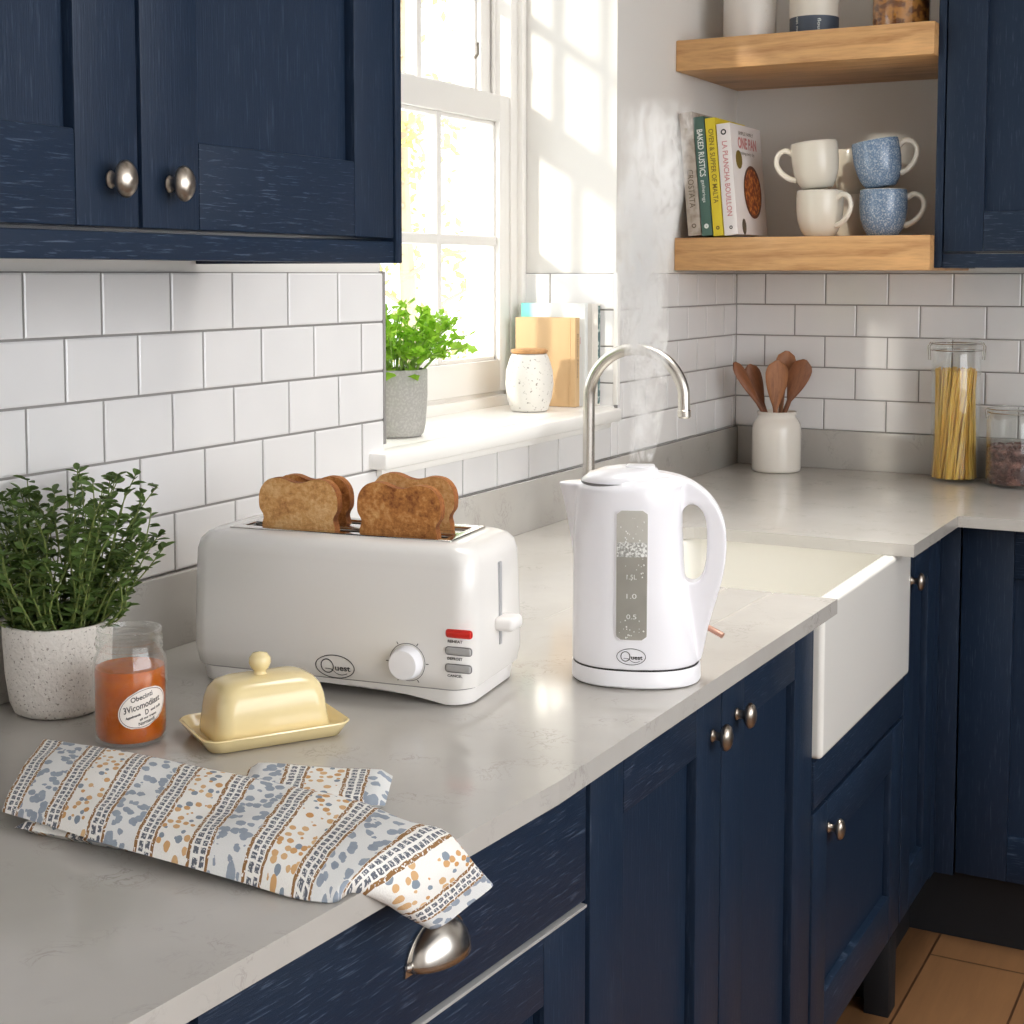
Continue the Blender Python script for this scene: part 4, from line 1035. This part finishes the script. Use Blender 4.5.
# logo: oval with a big Q
def logo(T, mapf, s=1.0, word='uest', strip=True):
    ring2d(.0245 * s, .0140 * s, .0011 * s, mapf, 60).build('logo_oval', M_BLACKP, T, ang=0)
    text_part('logo_lettering', T, word, .0098 * s, lambda x, y: mapf(x + .0095 * s, y - .0012 * s), M_BLACKP, .0190 * s, .0002 * s)
    b = ring2d(.0082 * s, .0086 * s, .0013 * s, lambda x, y: mapf(x - .0095 * s, y + .0004 * s), 40)
    pts = [(-.0125, -.0028), (-.006, -.0030), (-.002, -.0052), (.002, -.0082), (.008, -.0092), (.0145, -.0072)]
    P2 = smoothpath([(x, y, 0) for x, y in pts], 5)
    for p, q in zip(P2[:-1], P2[1:]):
        w_ = .00045
        b.quad(mapf(p.x * s, (p.y + w_) * s), mapf(q.x * s, (q.y + w_) * s), mapf(q.x * s, (q.y - w_) * s), mapf(p.x * s, (p.y - w_) * s))
    b.build('logo_initial', M_BLACKP, T, ang=0)
logo(T, front(XO + .188, .0345), 1.0)

# slices of toast
def slice_outline(w, h):
    """bread outline, base at 0, with mushroom shoulders"""
    k = w / .100; hh = h / .115
    pts = [(-.045, 0), (-.0475, .03), (-.0470, .066), (-.0445, .078), (-.0500, .088), (-.0485, .104), (-.0380, .1145), (-.0220, .1165), (-.008, .1130), (.0, .1120), (.008, .1130), (.0220, .1165), (.0380, .1145), (.0485, .104), (.0500, .088), (.0445, .078), (.0470, .066), (.0475, .03), (.045, 0)]
    return [(p.x, p.y) for p in smoothpath([(x * k, y * hh, 0) for x, y in pts], 4)]
def toast(label, x, y, zt, w=.100, face=M_TOAST, tilt=0, seed=0, rz=0):
    h = .135; b = B()
    ol = slice_outline(w, h); b.mi = 1; b.prism(ol, -.0062, .0062, 'y')
    for f in b.bm.faces:
        if abs(f.normal.y) > .5 or len({round(v.co.y, 4) for v in f.verts}) == 1: f.material_index = 0
    rn = random.Random(seed)
    wp = t0 + tdir * x + tn * y; o = b.build('toast_slice', [face, M_CRUST], ang=50, bevel=.0030, bseg=3)
    o.location = (wp.x, wp.y, ZW + zt - h); o.rotation_euler = (0, tilt, TA + rz)
    return tag(o, label, 'toast', 'slices of toast in the toaster')
toast('golden slice of toast at the front left of the toaster', XO + .116, slots[0][0] - .002, .2335, .102, M_TOAST, math.radians(-.5), 1)
toast('dark toasted slice at the front right of the toaster', XO + .240, slots[0][0] - .002, .2335, .103, M_TOASTD, math.radians(1.5), 2)
toast('slice of toast at the rear left, half hidden behind the front left slice', XO + .105, slots[1][0], .2300, .100, M_TOASTD, math.radians(0), 3)
toast('slice of toast at the rear right, behind the dark slice', XO + .233, slots[1][0], .2370, .104, M_TOAST, math.radians(2), 4)

# ------------------------------------------------------------------ kettle (local: +x to the handle, -y towards the camera)
KA = math.radians(20)
T = thing('kettle', 'white cordless kettle with a water window, boiling on the worktop edge', 'kettle', (-.681, 1.592, ZW), KA); T.scale = (1.03, 1.03, 1.04)
NK = 64
def kring(z, xl, xr, hb, e=2.35):
    cx, hx_ = (xl + xr) / 2, (xr - xl) / 2; out = []
    for k in range(NK):
        a = 2 * PI * k / NK; c_, s_ = math.cos(a), math.sin(a)
        out.append((cx + hx_ * math.copysign(abs(c_) ** (2 / e), c_), hb * math.copysign(abs(s_) ** (2 / e), s_), z))
    return out
KT = [(.0216, -.0735, .070, .0610), (.030, -.0738, .069, .0612), (.07, -.0738, .062, .0605), (.12, -.0735, .053, .0595), (.17, -.0728, .050, .0585), (.205, -.0715, .050, .0575), (.2175, -.0700, .050, .0565)]
def kb(z):
    for p, q in zip(KT[:-1], KT[1:]):
        if z <= q[0]:
            u = (z - p[0]) / (q[0] - p[0]); return [p[i] + (q[i] - p[i]) * u for i in (1, 2, 3)]
    return KT[-1][1:]
def ksurf(x, z, k=.0):
    xl, xr, hb = kb(z); cx, hx_ = (xl + xr) / 2, (xr - xl) / 2; u = min(.999, abs((x - cx) / hx_))
    return Vector((x, -hb * (1 - u ** 2.35) ** (1 / 2.35) - k, z))
b = B()
b.loft([kring(*r) for r in KT] + [kring(.2215, -.066, .053, .0535), kring(.2265, -.060, .050, .0470), kring(.2300, -.048, .042, .0370)])
# spout: wedge out of the left side
sp = []
for z, tipx, hw in ((.108, -.0695, .0065), (.135, -.0735, .011), (.165, -.0780, .0155), (.195, -.0835, .0195), (.2205, -.0905, .0215)):
    sp.append([(-.045, -hw * 1.25, z), (-.062, -hw * 1.15, z), (tipx + .006, -hw * .55, z), (tipx, -hw * .18, z), (tipx, hw * .18, z), (tipx + .006, hw * .55, z), (-.062, hw * 1.15, z), (-.045, hw * 1.25, z)])
b.loft(sp)
# handle: outline with a finger hole
outer = smoothpath([(.016, .2325, 0), (.036, .2315, 0), (.058, .2245, 0), (.0800, .2085, 0), (.0950, .184, 0), (.0992, .155, 0), (.0965, .124, 0), (.0895, .096, 0), (.0805, .064, 0), (.0735, .030, 0), (.0690, .0228, 0), (.055, .0228, 0), (.045, .06, 0), (.040, .13, 0), (.030, .19, 0), (.012, .215, 0)], 5, True)
hole = smoothpath([(.0480, .184, 0), (.0555, .1975, 0), (.0670, .1965, 0), (.0755, .1830, 0), (.0775, .158, 0), (.0760, .132, 0), (.0710, .1160, 0), (.0615, .1105, 0), (.0510, .118, 0), (.0470, .148, 0)], 5, True)
b.prism([(p.x, p.y) for p in outer], -.0135, .0135, 'y', hole=[(p.x, p.y) for p in hole])
kbody = b.build('body', M_PLASTIC, T, ang=0)
rm = kbody.modifiers.new('remesh', 'REMESH'); rm.mode = 'VOXEL'; rm.voxel_size = .0016; rm.use_smooth_shade = True
sm = kbody.modifiers.new('smooth', 'SMOOTH'); sm.factor = .5; sm.iterations = 14
# lid: shallow dome with raised grip, running back to the handle
b = B()
b.loft([kring(.2190, -.0640, .0230, .0490), kring(.2245, -.0640, .0230, .0490), kring(.2310, -.056, .0225, .0420), kring(.2360, -.042, .0215, .0330), kring(.2385, -.028, .017, .0220), kring(.2392, -.016, .010, .0100)])
kl = b.build('lid', M_PLASTIC, T, ang=60)
b = B(); b.box(-.014, -.014, .2355, .018, .010, .2408, .0025, 3); b.build('lid_grip', M_PLASTIC2, kl)
b = B(); b.loft([kring(.2200, -.0648, .0238, .0498), kring(.2243, -.0648, .0238, .0498)]); b.build('lid_seam', M_GREYP, T)
# power base
b = B().loft([kring(.0015, -.0720, .0710, .0590), kring(.0035, -.0742, .0718, .0613), kring(.0200, -.0740, .0712, .0612), kring(.0206, -.0735, .0707, .0607)])
b.build('power_base', M_PLASTIC2, T, ang=40)
b = B().loft([kring(.0204, -.0728, .0698, .0603), kring(.0226, -.0728, .0698, .0603)]); b.build('base_gap', M_SEAM, T)
for a in (30, 150, 210, 270, 330):
    B().lathe([(.006, 0), (.006, .003)], 12, (.058 * math.cos(math.radians(a)), .048 * math.sin(math.radians(a)), 0)).build('foot', M_PLASTIC2, T)
# switch under the handle
b = B(); b.tube([(.074, -.003, .062), (.084, -.008, .058), (.096, -.014, .053)], [.0042, .0045, .0044], 12, flat=.7); b.build('switch', M_COPPER, T, ang=50)
# water window: curved panel following the body
def kpanel(x0, x1, z0, z1, r, k, name, m, parent, rr=(1, 1)):
    b = B(); nx, nz = 12, 36; g = []
    for j in range(nz + 1):
        z = z0 + (z1 - z0) * j / nz; ins = 0
        if rr[0] and z - z0 < r: ins = r - math.sqrt(max(0, r * r - (r - (z - z0)) ** 2))
        if rr[1] and z1 - z < r: ins = r - math.sqrt(max(0, r * r - (r - (z1 - z)) ** 2))
        g.append([b.bm.verts.new(ksurf(x0 + ins + (x1 - x0 - 2 * ins) * i / nx, z, k)) for i in range(nx + 1)])
    for j in range(nz):
        for i in range(nx): b.bm.faces.new((g[j][i], g[j][i + 1], g[j + 1][i + 1], g[j + 1][i]))
    return b.build(name, m, parent, ang=60)
WX0, WX1, WZ0, WZ1 = -.0205, .0135, .0560, .1975
kpanel(WX0 - .0013, WX1 + .0013, WZ0 - .0013, WZ1 + .0013, .0065, .0008, 'window_surround', M_PLASTIC2, T)
kw = kpanel(WX0, WX1, WZ0, WZ1, .0055, .0011, 'water_window', M_KWIN, T)
wat = kpanel(WX0 + .0006, WX1 - .0006, WZ0 + .0006, .1490, .005, .0014, 'water', M_KWATER, kw, (1, 0))
kpanel(WX0 + .0006, WX1 - .0006, .1470, .1630, .003, .00145, 'foam', M_FOAM, kw, (0, 1))
rnd = random.Random(4); b = B()
for k in range(46):
    x = rnd.uniform(WX0 + .003, WX1 - .003); z = rnd.choice([rnd.uniform(.058, .078), rnd.uniform(.058, .070), rnd.uniform(.12, .147), rnd.uniform(.16, .192)])
    b.sphere(ksurf(x, z, .0016), rnd.uniform(.0004, .0011), 6)
b.build('bubbles', M_BUBBLE, kw)['kind'] = 'stuff'
for z, s_ in ((.125, '1.5L'), (.104, '1.0'), (.0815, '0.5')):
    text_part('gauge_lettering', kw, s_, .0075, lambda x, y, z=z: ksurf(x - .0035, z + y, .0019), M_BUBBLE, .011)
logo(T, lambda x, y: ksurf(-.0035 + x, .0375 + y, .0007), .66)

# ------------------------------------------------------------------ tea towel
tw = thing('tea_towel', 'folded printed cotton tea towel with orange and blue bands, hanging over the worktop edge', 'tea towel')
TE = [(-1.0816, 1.054), (-1.018, 1.0559), (-.9283, 1.053), (-.8474, 1.0547), (-.7792, 1.0606), (-.7108, 1.0621), (-.6570, 1.0461)]
BE = [(-.9693, .8937), (-.9124, .8868), (-.8321, .8796), (-.7605, .8802), (-.7023, .8844), (-.6575, .8872), (-.6290, .8954)]
Lp = [Vector((x, y, ZW)) for x, y in TE] + [Vector((-.628, 1.050, ZW + .001)), Vector((-.6125, 1.052, ZW - .0080)), Vector((-.6075, 1.070, .872)), Vector((-.6035, 1.092, .8490))]
Rp = [Vector((x, y, ZW)) for x, y in BE] + [Vector((-.6260, .9160, ZW + .001)), Vector((-.6165, .9430, ZW - .0150)), Vector((-.6120, .970, .864)), Vector((-.6075, .9960, .8455))]
Nn = [Vector((0, 0, 1))] * 6 + [Vector((.15, 0, 1)).normalized(), Vector((.45, 0, .9)).normalized(), Vector((.93, 0, .36)).normalized(), Vector((1, 0, .08)).normalized(), Vector((1, 0, .05)).normalized()]
Th = [.021, .025, .026, .025, .023, .020, .017, .014, .013, .011, .009]
Lo = [.0150, .0150, .0140, .0105, .005, .0015, .0012, .0012, .001, .001, .001]
def fine(a, n=5): return smoothpath(a, n)
Lf, Rf, Nf = fine(Lp), fine(Rp), fine(Nn)
Tf = [v.x for v in fine([(q, 0, 0) for q in Th])]; Lof = [v.x for v in fine([(q, 0, 0) for q in Lo])]
b = B(); uvl = b.bm.loops.layers.uv.new('UVMap'); NA = 26; prev = None; ulen = 0; uvmap = {}
for i in range(len(Lf)):
    if i: ulen += ((Lf[i] + Rf[i]) / 2 - (Lf[i - 1] + Rf[i - 1]) / 2).length
    nrm = Nf[i].normalized(); across = Rf[i] - Lf[i]; wd = across.length; ring = []
    for k in range(NA + 1):
        u = k / NA; e = 1 - abs(2 * u - 1) ** 5
        p = Lf[i] + across * u
        wr = mnoise.noise(Vector((p.x * 16, p.y * 9, 1.3 + p.z * 9))) * .0060 + mnoise.noise(Vector((p.x * 42, p.y * 30, 4))) * .0014
        hgt = Lof[i] * (.9 + .1 * min(1, u * 1.6)) + (Tf[i] - Lof[i]) * (.25 + .75 * e ** .5) + wr * e * (1 if i < 34 else .6)
        if u > .80 and i < 30: hgt -= (u - .80) ** 2 * .09
        ring.append((p + nrm * max(.0022, hgt), (ulen, u * wd)))
    for k in range(NA, -1, -1):
        u = k / NA; p = Lf[i] + across * (u * .985 + .0075)
        lo = .0008 + (Lof[i] - .0008) * min(1, u * 1.6) * (1 if i < 22 else max(0, 1 - (i - 22) / 6))
        ring.append((p + nrm * lo, (ulen, wd + (1 - u) * wd)))
    vs = [b.bm.verts.new(p) for p, _ in ring]
    for v, (_, q) in zip(vs, ring): uvmap[v] = q
    if prev:
        m_ = len(vs)
        for k in range(m_):
            b.bm.faces.new((prev[k], prev[(k + 1) % m_], vs[(k + 1) % m_], vs[k]))
    else: b.bm.faces.new(list(reversed(vs)))
    prev = vs
b.bm.faces.new(prev)
def pad(corners, z0, z1, off):
    """a flat folded layer with soft edges; corners in order"""
    c4 = [Vector((x, y, 0)) for x, y in corners]; n = 14; rows_ = []
    for zz, top in ((z1, 1), (z0, 0)):
        g = []
        for j in range(n + 1):
            r = []
            for i in range(n + 1):
                u, v = i / n, j / n; p = (c4[0] * (1 - u) + c4[1] * u) * (1 - v) + (c4[3] * (1 - u) + c4[2] * u) * v
                e = (1 - abs(2 * u - 1) ** 34) * (1 - abs(2 * v - 1) ** 26)
                z = ZW + (z0 + z1) / 2 + (z1 - z0) / 2 * (e ** .4 if top else -e ** .4) + (mnoise.noise(p * 25) * .0015 * e if top else 0)
                w = b.bm.verts.new((p.x, p.y, max(z, ZW + .0006))); r.append(w)
                uvmap[w] = (off + u * (c4[1] - c4[0]).length, v * (c4[3] - c4[0]).length + .01 * (1 - top))
            g.append(r)
        rows_.append(g)
    for g, fl in ((rows_[0], 0), (rows_[1], 1)):
        for j in range(n):
            for i in range(n):
                q = (g[j][i], g[j][i + 1], g[j + 1][i + 1], g[j + 1][i]); b.bm.faces.new(q if not fl else tuple(reversed(q)))
pad([(-.82, 1.02), (-.6965, 1.072), (-.7320, 1.1400), (-.8640, 1.0970)], .0008, .0150, .02)
pad([(-.945, .884), (-.795, .898), (-.800, .99), (-.958, .985)], .0008, .0125, .06)
for f in b.bm.faces:
    for lp in f.loops: lp[uvl].uv = uvmap[lp.vert]
bmesh.ops.remove_doubles(b.bm, verts=b.bm.verts, dist=.00001)
b.build('cloth', M_TOWEL, tw, ang=75)

# ------------------------------------------------------------------ steam over the kettle (a real volume)
M_STEAM = bpy.data.materials.new('steam'); M_STEAM.use_nodes = True; t = NT(M_STEAM); t.n.remove(P(M_STEAM))
tc = t.node('ShaderNodeTexCoord'); sp_ = t.node('ShaderNodeSeparateXYZ'); t.link(tc.outputs['Object'], sp_.inputs[0])
X, Y, Z = sp_.outputs[0], sp_.outputs[1], sp_.outputs[2]
HS = .42
zn = t.m('DIVIDE', Z, HS)
cxs = t.m('ADD', t.m('MULTIPLY', zn, .010), t.m('MULTIPLY', t.m('SINE', t.m('MULTIPLY', zn, 9.0)), .006))
rad = t.m('ADD', .014, t.m('MULTIPLY', t.m('POWER', zn, .8), .033))
dx = t.m('DIVIDE', t.m('SUBTRACT', X, cxs), rad); dy = t.m('DIVIDE', Y, rad)
r2 = t.m('ADD', t.m('MULTIPLY', dx, dx), t.m('MULTIPLY', dy, dy))
fall = t.m('SUBTRACT', 1, r2, clamp=True)
mp = t.node('ShaderNodeMapping'); mp.inputs['Scale'].default_value = (1.35, 1.35, .62); t.link(tc.outputs['Object'], mp.inputs[0])
n1 = t.noise(mp.outputs[0], 34, 5, .6, 2.0)
wis = t.ramp(n1, [(.475, 0), (.55, .35), (.63, 1)])
endf = t.m('MULTIPLY', t.m('MULTIPLY', t.m('SUBTRACT', 1, zn, clamp=True), 2.6, clamp=True), t.m('MULTIPLY', t.m('ADD', zn, .02), 12, clamp=True), clamp=True)
dens = t.m('MULTIPLY', t.m('MULTIPLY', t.m('POWER', fall, .7), t.m('ADD', wis, .02)), t.m('MULTIPLY', endf, 330.0))
vs_ = t.node('ShaderNodeVolumeScatter'); vs_.inputs['Color'].default_value = (1, 1, 1, 1); vs_.inputs['Anisotropy'].default_value = .45
t.link(dens, vs_.inputs['Density']); t.link(vs_.outputs[0], t.n['Material Output'].inputs['Volume'])
sb = B().lathe([(.020, 0), (.032, .06), (.046, .2), (.054, .34), (.054, HS)], 24)
for v in sb.bm.verts: v.co.x += .010 * v.co.z / HS
so = sb.build('steam', M_STEAM, loc=(-.680, 1.596, 1.1530), rot=(0, 0, math.radians(28)))
tag(so, 'wispy plume of steam rising from the white kettle', 'steam'); so['kind'] = 'stuff'

# ------------------------------------------------------------------ light
w = bpy.data.worlds.new('World'); sc.world = w; w.use_nodes = True
bg = w.node_tree.nodes['Background']; bg.inputs[0].default_value = (.955, .972, 1.0, 1); bg.inputs[1].default_value = 3.5
wt_ = NT(w); wtc = wt_.node('ShaderNodeTexCoord'); wsx = wt_.node('ShaderNodeSeparateXYZ'); wt_.link(wtc.outputs['Generated'], wsx.inputs[0])
wt_.link(wt_.m('MULTIPLY_ADD', wsx.outputs[0], 1.0, 2.65), bg.inputs[1])      # sky brighter over the far side of the house
sun = bpy.data.lights.new('sun', 'SUN'); sun.energy = 1.9; sun.angle = math.radians(3); sun.color = (1.0, .93, .82)
so_ = bpy.data.objects.new('sun', sun); COL.objects.link(so_); so_.location = (-4, -2, 5)
so_.rotation_euler = Vector((.46, 1.0, -.31)).to_track_quat('-Z', 'Y').to_euler()

# ------------------------------------------------------------------ camera
cam = bpy.data.cameras.new('camera'); dl = bpy.data.lights.new('sink_fill_light', 'AREA'); dl.shape = 'DISK'; dl.size = 1.2; dl.energy = 6.0; dl.color = (1.0, .975, .93); dl.spread = math.radians(72)  # unseen soft fill lamp, added to brighten the sink and worktop
dlo = bpy.data.objects.new('sink_fill_light', dl); COL.objects.link(dlo); dlo.location = (-.60, 2.22, CEIL - .03)
co = bpy.data.objects.new('camera', cam); COL.objects.link(co)
F_, PY_ = 1494., 390.
pit = math.atan((PY_ - 275) / F_); yaw = math.atan((1310 - 512) * math.cos(pit) / F_)
co.location = (0, 0, 1.37); co.rotation_euler = (PI / 2 - pit, 0, yaw)
cam.sensor_width = 36; cam.lens = 36 * F_ / 1024; cam.shift_y = (PY_ - 512) / 1024; cam.clip_start = .02
sc.camera = co
vs = sc.view_settings; sc.display_settings.display_device = 'sRGB'
vs.view_transform = 'Standard'; vs.look = 'None'; vs.exposure = 0.62; vs.gamma = 1.0; vs.use_curve_mapping = False
sc.cycles.caustics_reflective = False; sc.cycles.caustics_refractive = False
sc.cycles.max_bounces = 10; sc.cycles.transparent_max_bounces = 24; sc.cycles.diffuse_bounces = 5; sc.cycles.glossy_bounces = 4
sc.cycles.volume_bounces = 4
